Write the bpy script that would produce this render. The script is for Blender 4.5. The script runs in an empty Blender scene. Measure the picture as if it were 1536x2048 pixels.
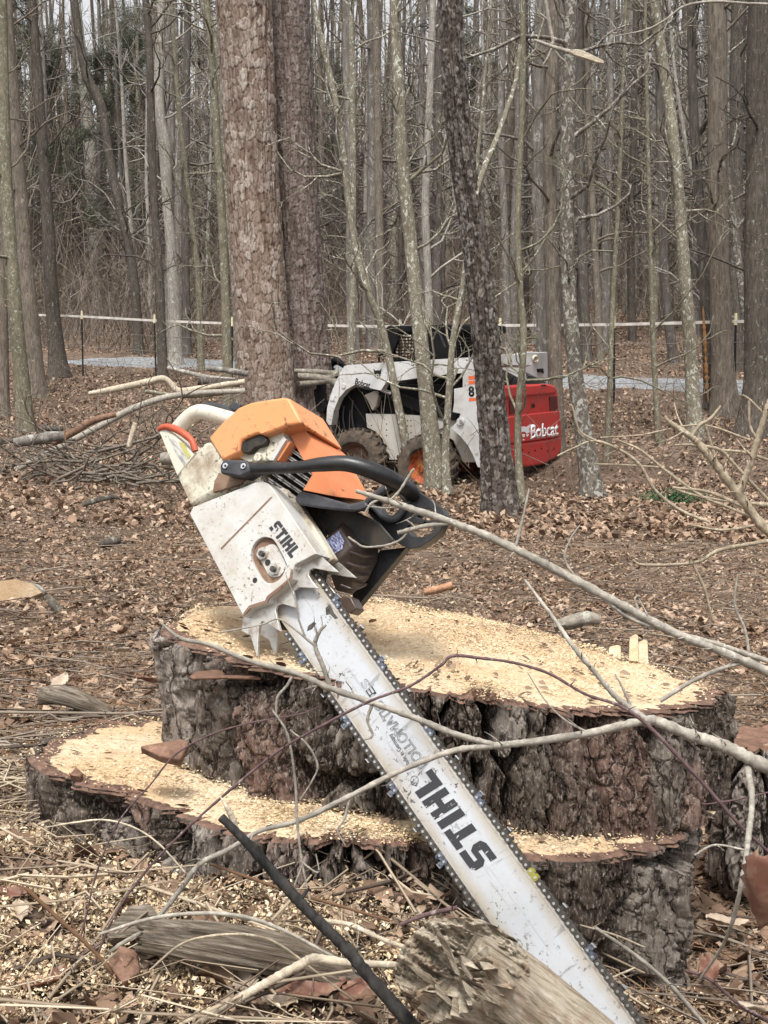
import bpy, bmesh, math, random
import numpy as np
from mathutils import Vector, Matrix
from mathutils.geometry import tessellate_polygon

# ------------------------------------------------------------------ camera, sky, sun, exposure
S = bpy.context.scene
CZ = 1.5                                    # camera height above datum
F = 2840.0                                  # focal length in photo pixels (1536 x 2048)
PITCH = math.atan((1024 - 733) / F)
cam = bpy.data.cameras.new('camera'); camo = bpy.data.objects.new('camera', cam)
S.collection.objects.link(camo); S.camera = camo
camo.location = (0, 0, CZ); camo.rotation_euler = (math.pi / 2 - PITCH, 0, 0)
cam.sensor_fit = 'VERTICAL'; cam.sensor_height = 24; cam.lens = 24 * F / 2048
cam.clip_start = 0.05; cam.clip_end = 1000
cam.dof.use_dof = False

SUN_EL, SUN_AZ = math.radians(63), math.radians(190)     # azimuth clockwise from +Y: behind the camera, left
w = bpy.data.worlds.new('World'); S.world = w; w.use_nodes = True
nt = w.node_tree; nt.nodes.clear()
sky = nt.nodes.new('ShaderNodeTexSky'); sky.sky_type = 'NISHITA'; sky.sun_disc = False
sky.sun_elevation = SUN_EL; sky.sun_rotation = SUN_AZ; sky.air_density = 1.0; sky.dust_density = 4.0; sky.ozone_density = 1.0
hs = nt.nodes.new('ShaderNodeHueSaturation'); hs.inputs['Saturation'].default_value = 0.1
bg = nt.nodes.new('ShaderNodeBackground'); bg.inputs['Strength'].default_value = 0.1
wo = nt.nodes.new('ShaderNodeOutputWorld')
nt.links.new(sky.outputs[0], hs.inputs['Color']); nt.links.new(hs.outputs[0], bg.inputs['Color']); nt.links.new(bg.outputs[0], wo.inputs[0])
sl = bpy.data.lights.new('sun', 'SUN'); sl.energy = 1.5; sl.angle = math.radians(11); sl.color = (1, .96, .9)
so = bpy.data.objects.new('sun', sl); S.collection.objects.link(so)
sd = Vector((math.sin(SUN_AZ) * math.cos(SUN_EL), math.cos(SUN_AZ) * math.cos(SUN_EL), math.sin(SUN_EL)))
so.rotation_euler = sd.to_track_quat('Z', 'Y').to_euler()
S.view_settings.view_transform = 'Standard'; S.view_settings.look = 'None'
S.view_settings.gamma = 1; S.view_settings.use_curve_mapping = False
S.view_settings.exposure = 1.18
S.cycles.max_bounces = 6; S.cycles.diffuse_bounces = 3; S.cycles.glossy_bounces = 3; S.cycles.transparent_max_bounces = 8
S.cycles.use_denoising = True

# ------------------------------------------------------------------ helpers
C = S.collection.objects
RG = np.random.default_rng(7)
_fw = Vector((0, math.cos(PITCH), -math.sin(PITCH))); _up = Vector((0, math.sin(PITCH), math.cos(PITCH)))
CAM = Vector((0, 0, CZ))
def ray(px, py): return _fw + Vector((1, 0, 0)) * ((px - 768) / F) + _up * ((1024 - py) / F)
def at(px, py, Y):
    r = ray(px, py); return CAM + r * (Y / r.y)
def sstep(a, b, x):
    t = np.clip((x - a) / (b - a), 0, 1); return t * t * (3 - 2 * t)
def hsh(i, j, s):
    n = (i.astype(np.int64) * 374761393 + j.astype(np.int64) * 668265263 + int(s) * 2246822519) & 0x7fffffff
    n = ((n ^ (n >> 13)) * 1274126177) & 0x7fffffff
    n = ((n ^ (n >> 16)) * 668265263) & 0x7fffffff
    return ((n ^ (n >> 15)) & 0xffffff) / float(0xffffff)
def vnoise(x, y, s=0):
    x = np.asarray(x, float); y = np.asarray(y, float)
    i = np.floor(x); j = np.floor(y); u = x - i; v = y - j
    u = u * u * (3 - 2 * u); v = v * v * (3 - 2 * v)
    a, b, c, d = hsh(i, j, s), hsh(i + 1, j, s), hsh(i, j + 1, s), hsh(i + 1, j + 1, s)
    return (a * (1 - u) + b * u) * (1 - v) + (c * (1 - u) + d * u) * v
def fbm(x, y, s=0, o=4):
    t = 0; a = .5
    for k in range(o):
        t = t + a * vnoise(x * 2 ** k, y * 2 ** k, s + k * 17); a *= .5
    return t
def worley(u, v, s=0, per=None):
    i0 = np.floor(u); j0 = np.floor(v); f1 = np.full(u.shape, 9.); f2 = f1.copy(); idd = np.zeros(u.shape, np.int64)
    for di in (-1, 0, 1):
        for dj in (-1, 0, 1):
            i = i0 + di; j = j0 + dj; iw = np.mod(i, per) if per else i
            d = np.hypot(i + .1 + .8 * hsh(iw, j, s) - u, j + .1 + .8 * hsh(iw, j, s + 5) - v)
            k = iw.astype(np.int64) * 4099 + j.astype(np.int64)
            m = d < f1
            f2 = np.where(m, f1, np.minimum(f2, d)); idd = np.where(m, k, idd); f1 = np.where(m, d, f1)
    return f1, f2, idd

def tag(o, label=None, cat=None, group=None, kind=None):
    if label: o['label'] = label
    if cat: o['category'] = cat
    if group: o['group'] = group
    if kind: o['kind'] = kind
    return o
def empty(name, label, cat, group=None, mat=None, loc=None):
    o = bpy.data.objects.new(name, None); C.link(o); o.empty_display_size = .1
    if mat is not None: o.matrix_world = mat
    if loc is not None: o.location = loc
    return tag(o, label, cat, group)
def link(name, me, mat=None, parent=None, smooth=None):
    if mat is not None:
        for m in (mat if isinstance(mat, (list, tuple)) else [mat]): me.materials.append(m)
    if smooth is not None:
        me.shade_smooth()
        if smooth < 180: me.set_sharp_from_angle(angle=math.radians(smooth))
    o = bpy.data.objects.new(name, me); C.link(o)
    if parent: o.parent = parent
    return o
def mesh_np(name, V, Fc, k=4):
    """V (N,3), Fc (M,k) -> mesh"""
    me = bpy.data.meshes.new(name); V = np.asarray(V, np.float32); Fc = np.asarray(Fc, np.int32)
    me.vertices.add(len(V)); me.vertices.foreach_set('co', V.ravel())
    me.loops.add(Fc.size); me.loops.foreach_set('vertex_index', Fc.ravel())
    me.polygons.add(len(Fc)); me.polygons.foreach_set('loop_start', np.arange(0, Fc.size, Fc.shape[1], dtype=np.int32))
    me.polygons.foreach_set('loop_total', np.full(len(Fc), Fc.shape[1], np.int32))
    me.update(calc_edges=True); return me
def attr(me, name, vals):
    a = me.attributes.new(name, 'FLOAT', 'POINT'); a.data.foreach_set('value', np.asarray(vals, np.float32)); return me
def mk(name, V, Fc, mat=None, parent=None, smooth=None):
    me = bpy.data.meshes.new(name); me.from_pydata([tuple(v) for v in V], [], [tuple(f) for f in Fc]); me.update()
    bm = bmesh.new(); bm.from_mesh(me); bmesh.ops.recalc_face_normals(bm, faces=bm.faces); bm.to_mesh(me); bm.free()
    return link(name, me, mat, parent, smooth)
def loft(name, front, back, mat, parent=None, holes=(), bevel=0, smooth=35):
    """solid between two outlines of equal length; holes = [(front, back)]"""
    rings = [(list(map(Vector, front)), list(map(Vector, back)))] + [(list(map(Vector, a)), list(map(Vector, b))) for a, b in holes]
    V = []; off = []
    for a, b in rings: off.append(len(V)); V += a + b
    Fc = []
    tri = tessellate_polygon([r[0] for r in rings])
    mp = []
    for k, (a, b) in enumerate(rings): mp += [(off[k] + i, off[k] + len(a) + i) for i in range(len(a))]
    for t in tri:
        Fc.append([mp[i][0] for i in t]); Fc.append([mp[i][1] for i in reversed(t)])
    for k, (a, b) in enumerate(rings):
        n = len(a)
        for i in range(n):
            j = (i + 1) % n; Fc.append((off[k] + i, off[k] + j, off[k] + n + j, off[k] + n + i))
    o = mk(name, V, Fc, mat, parent, None)
    if bevel:
        m = o.modifiers.new('bevel', 'BEVEL'); m.width = bevel; m.segments = 2; m.limit_method = 'ANGLE'; m.angle_limit = math.radians(35)
    o.data.shade_smooth(); o.data.set_sharp_from_angle(angle=math.radians(smooth))
    return o
def box(name, c, d, mat, parent=None, bevel=0, rot=None):
    h = [Vector((x * d[0] / 2, y * d[1] / 2, z * d[2] / 2)) for x in (-1, 1) for y in (-1, 1) for z in (-1, 1)]
    if rot is not None: h = [rot @ v for v in h]
    V = [v + Vector(c) for v in h]
    o = mk(name, V, [(0, 1, 3, 2), (4, 6, 7, 5), (0, 4, 5, 1), (2, 3, 7, 6), (0, 2, 6, 4), (1, 5, 7, 3)], mat, parent)
    if bevel:
        m = o.modifiers.new('bevel', 'BEVEL'); m.width = bevel; m.segments = 2
    return o
def spline(P, n):
    """Catmull-Rom through P (K,d), n samples"""
    P = np.asarray(P, float); K = len(P)
    if K == 2: t = np.linspace(0, 1, n)[:, None]; return P[0] * (1 - t) + P[1] * t
    Q = np.vstack([2 * P[0] - P[1], P, 2 * P[-1] - P[-2]])
    t = np.linspace(0, K - 1 - 1e-9, n); i = np.floor(t).astype(int); u = (t - i)[:, None]
    a, b, c, d = Q[i], Q[i + 1], Q[i + 2], Q[i + 3]
    return .5 * (2 * b + (c - a) * u + (2 * a - 5 * b + 4 * c - d) * u ** 2 + (3 * b - a - 3 * c + d) * u ** 3)
def vtubes(P, R, sides=3):
    """P (N,K,3), R (N,K) -> V, F quads"""
    N, K, _ = P.shape
    T = np.gradient(P, axis=1); T /= np.linalg.norm(T, axis=2, keepdims=True) + 1e-12
    ax = np.where(np.abs((P[:, -1] - P[:, 0])[:, 2:3]) > .8 * np.linalg.norm(P[:, -1] - P[:, 0], axis=1, keepdims=True), [[1., 0, 0]], [[0., 0, 1]])[:, None, :]
    A = np.cross(T, np.broadcast_to(ax, T.shape)); A /= np.linalg.norm(A, axis=2, keepdims=True) + 1e-12
    B = np.cross(T, A)
    th = np.arange(sides) * 2 * math.pi / sides
    V = P[:, :, None, :] + R[:, :, None, None] * (A[:, :, None, :] * np.cos(th)[None, None, :, None] + B[:, :, None, :] * np.sin(th)[None, None, :, None])
    idx = np.arange(N * K * sides).reshape(N, K, sides)
    nx = np.roll(idx, -1, axis=2)
    Fq = np.stack([idx[:, :-1], nx[:, :-1], nx[:, 1:], idx[:, 1:]], -1).reshape(-1, 4)
    return V.reshape(-1, 3), Fq
def tube(pts, rad, n=24, sides=10, jit=0, seed=0, cap=True):
    """one round tube -> V, F (quads, tri caps as degenerate-free fans)"""
    P = spline(pts, n); rr = np.interp(np.linspace(0, 1, n), np.linspace(0, 1, len(rad)), rad) if np.ndim(rad) else np.full(n, rad)
    g = np.random.default_rng(seed)
    if jit: rr = rr * (1 + jit * (g.random(n) - .5) * 2)
    V, Fq = vtubes(P[None], rr[None], sides); V = V.tolist(); Fq = Fq.tolist()
    if cap:
        V += [P[0].tolist(), P[-1].tolist()]; a = len(V) - 2
        for i in range(sides):
            j = (i + 1) % sides; Fq.append([a, j, i]); Fq.append([a + 1, (n - 1) * sides + i, (n - 1) * sides + j])
    return V, Fq
def join(parts):
    V = []; Fc = []
    for v, f in parts:
        o = len(V); V += list(v); Fc += [[i + o for i in q] for q in f]
    return V, Fc

# ---- materials
def rgb(c): return (c[0], c[1], c[2], 1)
class NT:
    def __init__(s, name, rough=.8, metal=0, spec=.3):
        m = bpy.data.materials.new(name); m.use_nodes = True; s.m = m; s.t = m.node_tree
        s.b = s.t.nodes['Principled BSDF']; s.b.inputs['Roughness'].default_value = rough; s.b.inputs['Metallic'].default_value = metal
        s.b.inputs['Specular IOR Level'].default_value = spec
        s.co = s.t.nodes.new('ShaderNodeTexCoord').outputs['Object']
    def n(s, ty, **kw):
        x = s.t.nodes.new(ty)
        for k, v in kw.items(): setattr(x, k, v)
        return x
    def l(s, a, b): s.t.links.new(a, b)
    def map(s, sc):
        m = s.n('ShaderNodeMapping'); m.inputs['Scale'].default_value = sc; s.l(s.co, m.inputs[0]); return m.outputs[0]
    def noise(s, scale, det=5, st=(1, 1, 1), rough=.6, dist=0):
        x = s.n('ShaderNodeTexNoise'); x.inputs['Scale'].default_value = scale; x.inputs['Detail'].default_value = det
        x.inputs['Roughness'].default_value = rough; x.inputs['Distortion'].default_value = dist; s.l(s.map(st), x.inputs['Vector']); return x.outputs[0]
    def vor(s, scale, st=(1, 1, 1), feat='F1', out='Distance', rnd=1):
        x = s.n('ShaderNodeTexVoronoi', feature=feat); x.inputs['Scale'].default_value = scale; x.inputs['Randomness'].default_value = rnd
        s.l(s.map(st), x.inputs['Vector']); return x.outputs[out]
    def attr(s, name):
        x = s.n('ShaderNodeAttribute', attribute_name=name); return x.outputs['Fac']
    def ramp(s, f, cols, const=False):
        r = s.n('ShaderNodeValToRGB'); e = r.color_ramp.elements
        if const: r.color_ramp.interpolation = 'CONSTANT'
        while len(e) < len(cols): e.new(.5)
        for k, (p, c) in enumerate(cols): e[k].position = p; e[k].color = rgb(c) if np.ndim(c) else (c, c, c, 1)
        s.l(f, r.inputs[0]); return r.outputs[0]
    def mix(s, f, a, b, mode='MIX'):
        x = s.n('ShaderNodeMix', data_type='RGBA', blend_type=mode)
        if np.ndim(f) == 0 and not hasattr(f, 'is_linked'): x.inputs[0].default_value = f
        else: s.l(f, x.inputs[0])
        for v, i in ((a, 6), (b, 7)):
            if hasattr(v, 'is_linked'): s.l(v, x.inputs[i])
            else: x.inputs[i].default_value = rgb(v)
        return x.outputs[2]
    def math(s, op, a, b=0):
        x = s.n('ShaderNodeMath', operation=op)
        for v, i in ((a, 0), (b, 1)):
            if hasattr(v, 'is_linked'): s.l(v, x.inputs[i])
            else: x.inputs[i].default_value = v
        return x.outputs[0]
    def col(s, c):
        if hasattr(c, 'is_linked'): s.l(c, s.b.inputs['Base Color'])
        else: s.b.inputs['Base Color'].default_value = rgb(c)
        return s
    def bump(s, h, st=.5, dist=.01):
        x = s.n('ShaderNodeBump'); x.inputs['Strength'].default_value = st; x.inputs['Distance'].default_value = dist
        s.l(h, x.inputs['Height']); s.l(x.outputs[0], s.b.inputs['Normal']); return s
def lin(r, g, b):
    f = lambda c: (c / 255 / 12.92) if c / 255 <= .04045 else ((c / 255 + .055) / 1.055) ** 2.4
    return (f(r), f(g), f(b))
def bark(name, c, fis=22, st=(1, 1, .16), bd=.012, lichen=None, lsc=9, lth=.58, dark=.35, rough=.95):
    m = NT(name, rough, spec=.1); n1 = m.noise(fis, 8, st, .75, .4); n2 = m.noise(4, 3)
    a = m.ramp(n1, [(.34, tuple(x * dark for x in c)), (.5, c), (.68, tuple(min(1, x * 1.75) for x in c))])
    a = m.mix(m.ramp(n2, [(.35, 0), (.7, .55)]), a, tuple(x * .6 for x in c))
    if lichen:
        a = m.mix(m.ramp(m.noise(lsc, 5, (1, 1, .7), .7, .8), [(lth, 0), (lth + .05, 1)]), a, lichen)
    m.col(a); m.bump(n1, .9, bd); return m.m
def rndmat(name, cols, rough=.85, spec=.15, nsc=60, nmix=.3, trans=0):
    """colour picked per piece from its own random number, with grain"""
    m = NT(name, rough, spec=spec); f = m.math('ADD', m.math('MULTIPLY', m.attr('rnd'), 1 - nmix), m.math('MULTIPLY', m.noise(nsc, 4), nmix))
    m.col(m.ramp(f, cols)); return m.m
# ------------------------------------------------------------------ terrain
def fence_s(X, Y): return (Y + .76 * X - 24.7) / 1.256
def zt0(X, Y):
    X = np.asarray(X, float); Y = np.asarray(Y, float)
    s = fence_s(X, Y)
    z = np.interp(s, [-24, -19, -15, -11, -7, -4.5, -2, 0, 1.4, 3.2, 5, 8, 14, 25, 50, 100, 220], [-.8, -.82, -.98, -1.12, -1.16, -1.08, -.72, -.45, -.22, -.14, .02, .45, 1.3, 2.7, 6.0, 13., 26.])
    z = z + (-.04 * np.clip(X, -9, 9)) * sstep(6, 14, Y)
    z = z * 1.0 + (1 - sstep(2.15, 4.2, Y)) * (.15 - .21 * sstep(-.05, .5, X) - .05 * (1 - sstep(1.3, 1.75, Y)))
    z = z - .22 * np.exp(-((X - 1.2) / 2.6) ** 2 - ((Y - 16.) / 3.) ** 2)
    return z
def zt(X, Y):
    X = np.asarray(X, float); Y = np.asarray(Y, float); z = zt0(X, Y)
    z = z - .07 * np.exp(-((X - .42) / .16) ** 2 - ((Y - 1.55) / .18) ** 2)
    a = .3 + .7 * sstep(3, 9, Y)
    z = z + (fbm(X * .9, Y * .9, 3, 3) - .45) * .12 * a + (fbm(X * 5, Y * 5, 9, 3) - .45) * .045 + (fbm(X * 21, Y * 21, 5, 2) - .4) * .012 * (1 - sstep(5, 12, Y))
    return z + CZ
def ground_hit(px, py, y0=1.2):
    r = ray(px, py); Y = y0; st = .05
    while Y < 120:
        p = CAM + r * (Y / r.y)
        if p.z < float(zt(p.x, Y)): return p
        Y += st * (1 + Y * .05)
    return p
def onground(px, Y):
    p = at(px, 700, Y); return Vector((p.x, Y, float(zt(p.x, Y))))

ys = np.concatenate([np.arange(-3, 1.2, .35), np.arange(1.2, 4.5, .025), np.arange(4.5, 12, .06), np.arange(12, 36, .16), np.arange(36, 90, 1.2), np.arange(90, 300, 10)])
us = np.linspace(-1, 1, 171)
UU, YY = np.meshgrid(us, ys); XX = UU * (1.2 + .42 * np.maximum(YY, 0) + np.maximum(YY - 60, 0) * .8)
def grid_faces(r, c):
    i = np.arange(r * c).reshape(r, c); return np.stack([i[:-1, :-1], i[:-1, 1:], i[1:, 1:], i[1:, :-1]], -1).reshape(-1, 4)
me = mesh_np('ground', np.stack([XX, YY, zt(XX, YY)], -1).reshape(-1, 3), grid_faces(*XX.shape))
m = NT('leaf_litter_soil', .95, spec=.1)
c1 = m.ramp(m.vor(24, out='Color'), [(.15, (.07, .048, .036)), (.4, (.15, .102, .075)), (.62, (.23, .165, .125)), (.85, (.36, .275, .21))])
c2 = m.ramp(m.noise(38, 6, rough=.7), [(.3, (.06, .043, .034)), (.55, (.16, .115, .085)), (.75, (.28, .21, .16))])
c3 = m.mix(m.ramp(m.noise(1.1, 3), [(.42, 0), (.58, 1)]), c1, c2)
c3 = m.mix(m.ramp(m.noise(.7, 4), [(.52, .15), (.66, .6)]), c3, (.06, .043, .032))
m.col(c3); m.bump(m.vor(24), .8, .03)
tag(link('ground', me, m.m, smooth=180), kind='structure')

# gravel road behind the fence
rs = np.linspace(-26, 26, 160); rt = np.linspace(0, 1, 14)
TT, WW = np.meshgrid(rs, rt)
nx_, ny_ = .76 / 1.256, 1 / 1.256           # normal of the fence line, away from the camera
s0 = 1.5 + 3.4 * WW + .12 * (fbm(TT * 1.3, WW * 2, 4) - .5) * (np.abs(WW - .5) * 2)
RX = nx_ * (s0 + 24.7 / 1.256) + ny_ * TT; RY = ny_ * (s0 + 24.7 / 1.256) - nx_ * TT
me = mesh_np('road', np.stack([RX, RY, zt(RX, RY) + .035 - .06 * (np.abs(WW - .5) * 2) ** 6], -1).reshape(-1, 3), grid_faces(*RX.shape))
m = NT('road_gravel', .95, spec=.1)
m.col(m.mix(m.ramp(m.noise(1.5, 4), [(.45, 0), (.65, .5)]), m.ramp(m.vor(30, out='Color'), [(.2, (.13, .137, .145)), (.5, (.24, .25, .262)), (.8, (.38, .39, .4))]), (.2, .175, .15)))
m.bump(m.vor(30), .7, .02)
tag(link('gravel_road', me, m.m, smooth=180), kind='structure')

def chipzone(X, Y): return (1 - sstep(.1, .45, X)) * (1 - sstep(1.95, 2.5, Y)) 
# ------------------------------------------------------------------ scattered small stuff
def leaves(name, P, L, W, rnd, mat, up, curl, seed):
    """whole leaves: lobed 3 x 6 grids curled along and across"""
    g = np.random.default_rng(seed); N = len(P); az = g.random(N) * 6.283; tl = (g.random(N) - .5) * 2 * up; rl = (g.random(N) - .5) * 2 * up
    d = np.stack([np.cos(az) * np.cos(tl), np.sin(az) * np.cos(tl), np.sin(tl)], -1); s0 = np.stack([-np.sin(az), np.cos(az), 0 * az], -1); nn = np.cross(d, s0)
    s2 = s0 * np.cos(rl)[:, None] + nn * np.sin(rl)[:, None]; n2 = np.cross(d, s2); ca = g.normal(0, curl, N); cl = g.normal(0, curl, N); pts = []
    for i, (t, wd) in enumerate(((-.5, .06), (-.3, .8), (-.1, .62), (.12, 1.), (.32, .55), (.5, .04))):
        for b in (-1, 0, 1):
            ww = wd * (1 + .5 * (g.random(N) - .5)) * b; pts.append(P + d * ((t + .1 * (g.random(N) - .5) * abs(b)) * L)[:, None] + s2 * (ww * W * .5)[:, None] + n2 * (ca * W * abs(b) * wd + cl * L * 4 * t * t * .5 + .08 * W * (g.random(N) - .5))[:, None])
    V = np.stack(pts, 1).reshape(-1, 3); o = np.arange(N)[:, None] * 18
    Fq = np.concatenate([o + [3 * i + j, 3 * i + j + 1, 3 * i + j + 4, 3 * i + j + 3] for i in range(5) for j in range(2)])
    me = mesh_np(name, V, Fq); attr(me, 'rnd', np.repeat(rnd, 18)); return tag(link(name, me, mat, smooth=180), kind='stuff')
def scatter(name, P, L, W, rnd, mat, up=.35, curl=.25, seed=1, kind='stuff', parent=None, lite=False):
    """leaf- or chip-shaped pieces (hexagon folded along the midrib)"""
    g = np.random.default_rng(seed); N = len(P)
    az = g.random(N) * 2 * math.pi; tl = (g.random(N) - .5) * 2 * up; rl = (g.random(N) - .5) * 2 * up
    d = np.stack([np.cos(az) * np.cos(tl), np.sin(az) * np.cos(tl), np.sin(tl)], -1)
    sdv = np.stack([-np.sin(az), np.cos(az), np.zeros(N)], -1); nn = np.cross(d, sdv)
    s2 = sdv * np.cos(rl)[:, None] + nn * np.sin(rl)[:, None]; n2 = np.cross(d, s2)
    L = np.broadcast_to(L, (N,)); W = np.broadcast_to(W, (N,)); cu = (g.random(N) - .3) * 2 * curl
    pts = []
    for (a, b) in ((-1, 0), (-.4, -1), (-.35, 1), (.35, -.85), (.4, .8), (1, 0)):
        jit = 1 + .35 * (g.random(N) - .5)
        zz = cu * (abs(b) * W + a * a * L * .5)
        pts.append(P + d * (a * L * .5)[:, None] + s2 * (b * W * .5 * jit)[:, None] + n2 * zz[:, None])
    if lite: pts = [pts[0], pts[1] * .5 + pts[3] * .5, pts[5], pts[2] * .5 + pts[4] * .5]
    K = len(pts); V = np.stack(pts, 1).reshape(-1, 3); o = np.arange(N)[:, None] * K
    Fq = o + [0, 1, 2, 3] if lite else np.concatenate([o + [0, 1, 3, 5], o + [0, 5, 4, 2]])
    me = mesh_np(name, V, Fq); attr(me, 'rnd', np.repeat(rnd, K))
    ob = link(name, me, mat, parent)
    if kind: tag(ob, kind=kind)
    return ob
def sample_ground(N, y0, y1, mode='lin', x0=-1, x1=1, g=RG):
    Y = y0 + (y1 - y0) * g.random(N) if mode == 'lin' else np.exp(np.log(y0) + (np.log(y1) - np.log(y0)) * g.random(N))
    X = (x0 + (x1 - x0) * g.random(N)) * (.285 * Y + .25); return X, Y
leafcols = [(0, (.05, .032, .022)), (.22, (.13, .082, .054)), (.48, (.235, .152, .104)), (.7, (.35, .245, .172)), (.9, (.48, .365, .27)), (1, (.62, .52, .41))]
M_leaf = rndmat('dry_leaf', leafcols, .75, .2, 25, .25)
X, Y = sample_ground(95000, 9, 46)
cl = fbm(X * .8, Y * .5, 31, 3); rd = fence_s(X, Y); k = ((cl > .42) | (RG.random(len(X)) < .35)) & ~((rd > 1.4) & (rd < 4.9) & (RG.random(len(X)) < .97))
k &= ~((Y < 13) & (X < .5) & (RG.random(len(X)) < .5)); X, Y = X[k], Y[k]; N = len(X)
Lf = .03 + .042 * RG.random(N)
ob = scatter('leaf_litter', np.stack([X, Y, zt(X, Y) + .012 + .03 * RG.random(N)], -1), Lf, Lf * (.45 + .3 * RG.random(N)), RG.random(N), M_leaf, .95, .4, 2)
tag(ob, 'dry brown leaf litter covering the forest floor under the trees', 'leaf litter')
X, Y = sample_ground(27000, 1.4, 12, 'log'); N = len(X)
k = (fbm(X * 1.2, Y * .8, 41, 3) + .18 * (X < -.3 * Y * .3) > .49) & (RG.random(N) > .8 * chipzone(X, Y)); X, Y = X[k], Y[k]; N = len(X)
Lf = .014 + .028 * RG.random(N) ** 1.7
Lf *= 1.25
ob = leaves('leaf_litter', np.stack([X, Y, zt(X, Y) + .004 + .016 * RG.random(N)], -1), Lf, Lf * (.5 + .3 * RG.random(N)), RG.random(N), M_leaf, .6, .35, 3)
tag(ob, 'curled dry leaves strewn over the clearing beyond the stump', 'leaf litter')
M_frag = rndmat('forest_debris', [(0, (.045, .032, .023)), (.25, (.13, .09, .062)), (.5, (.24, .17, .12)), (.78, (.37, .28, .205)), (1, (.54, .44, .335))], .9, .1, 30, .2)
X, Y = sample_ground(185000, 1.3, 16, 'log'); N = len(X)
k = RG.random(N) > .6 * chipzone(X, Y); X, Y = X[k], Y[k]; N = len(X)
Lf = (.007 + .022 * RG.random(N) ** 1.7) * (.8 + .06 * Y)
ob = scatter('ground_debris', np.stack([X, Y, zt(X, Y) + .004 + .008 * RG.random(N)], -1), Lf, Lf * (.2 + .5 * RG.random(N)), RG.random(N), M_frag, .75, .35, 4, lite=True)
tag(ob, 'broken bits of leaf and bark trodden into the clearing', 'debris')
# needles and fine twigs lying about
def litter_sticks(name, N, y0, y1, L0, L1, r0, r1, mat, seed, lift=.01, x0=-1, x1=1):
    g = np.random.default_rng(seed); X, Y = sample_ground(N, y0, y1, 'log', x0, x1, g); k = g.random(N) > .9 * chipzone(X, Y); k &= (Y > 2.6) | (g.random(N) < .45); X, Y = X[k], Y[k]; N = len(X)
    L = L0 + (L1 - L0) * g.random(N) ** 2; az = g.random(N) * math.pi * 2; bend = (g.random(N) - .5) * .3
    t = np.array([-.5, 0, .5]); px = X[:, None] + np.cos(az)[:, None] * L[:, None] * t - np.sin(az)[:, None] * (bend * L)[:, None] * (t == 0)
    py = Y[:, None] + np.sin(az)[:, None] * L[:, None] * t + np.cos(az)[:, None] * (bend * L)[:, None] * (t == 0)
    pz = zt(px, py) + lift + (g.random((N, 3))) * lift * 2
    R = (r0 + (r1 - r0) * g.random(N) ** 2)[:, None] * np.array([1, .9, .6])
    V, Fq = vtubes(np.stack([px, py, pz], -1), R, 3); me = mesh_np(name, V, Fq); attr(me, 'rnd', np.repeat(g.random(N), 9))
    return tag(link(name, me, mat, smooth=180), kind='stuff')
M_needle = rndmat('pine_straw', [(0, (.1, .055, .03)), (.5, (.25, .145, .085)), (1, (.42, .3, .19))], .8, .2)
M_twig = rndmat('dead_twig', [(0, (.055, .042, .035)), (.45, (.16, .125, .1)), (.8, (.3, .25, .2)), (1, (.46, .4, .33))], .9, .1)
tag(litter_sticks('pine_straw', 17000, 1.5, 12, .03, .14, .0006, .0012, M_needle, 5), 'fallen pine needles matted over the bare ground', 'pine straw')
tag(litter_sticks('twig_litter', 4200, 1.5, 22, .06, .5, .001, .0042, M_twig, 6, .012), 'small dead twigs scattered all over the ground', 'twigs')

M_ptwig = rndmat('pale_twig', [(0, (.16, .12, .09)), (.5, (.36, .29, .21)), (1, (.62, .53, .4))], .85, .1)
tag(litter_sticks('twig_litter', 7000, 1.35, 2.4, .04, .34, .0008, .003, M_ptwig, 16, .018, -1, .3), 'pale straws and twiglets crossing the chips in front', 'twigs')
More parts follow.
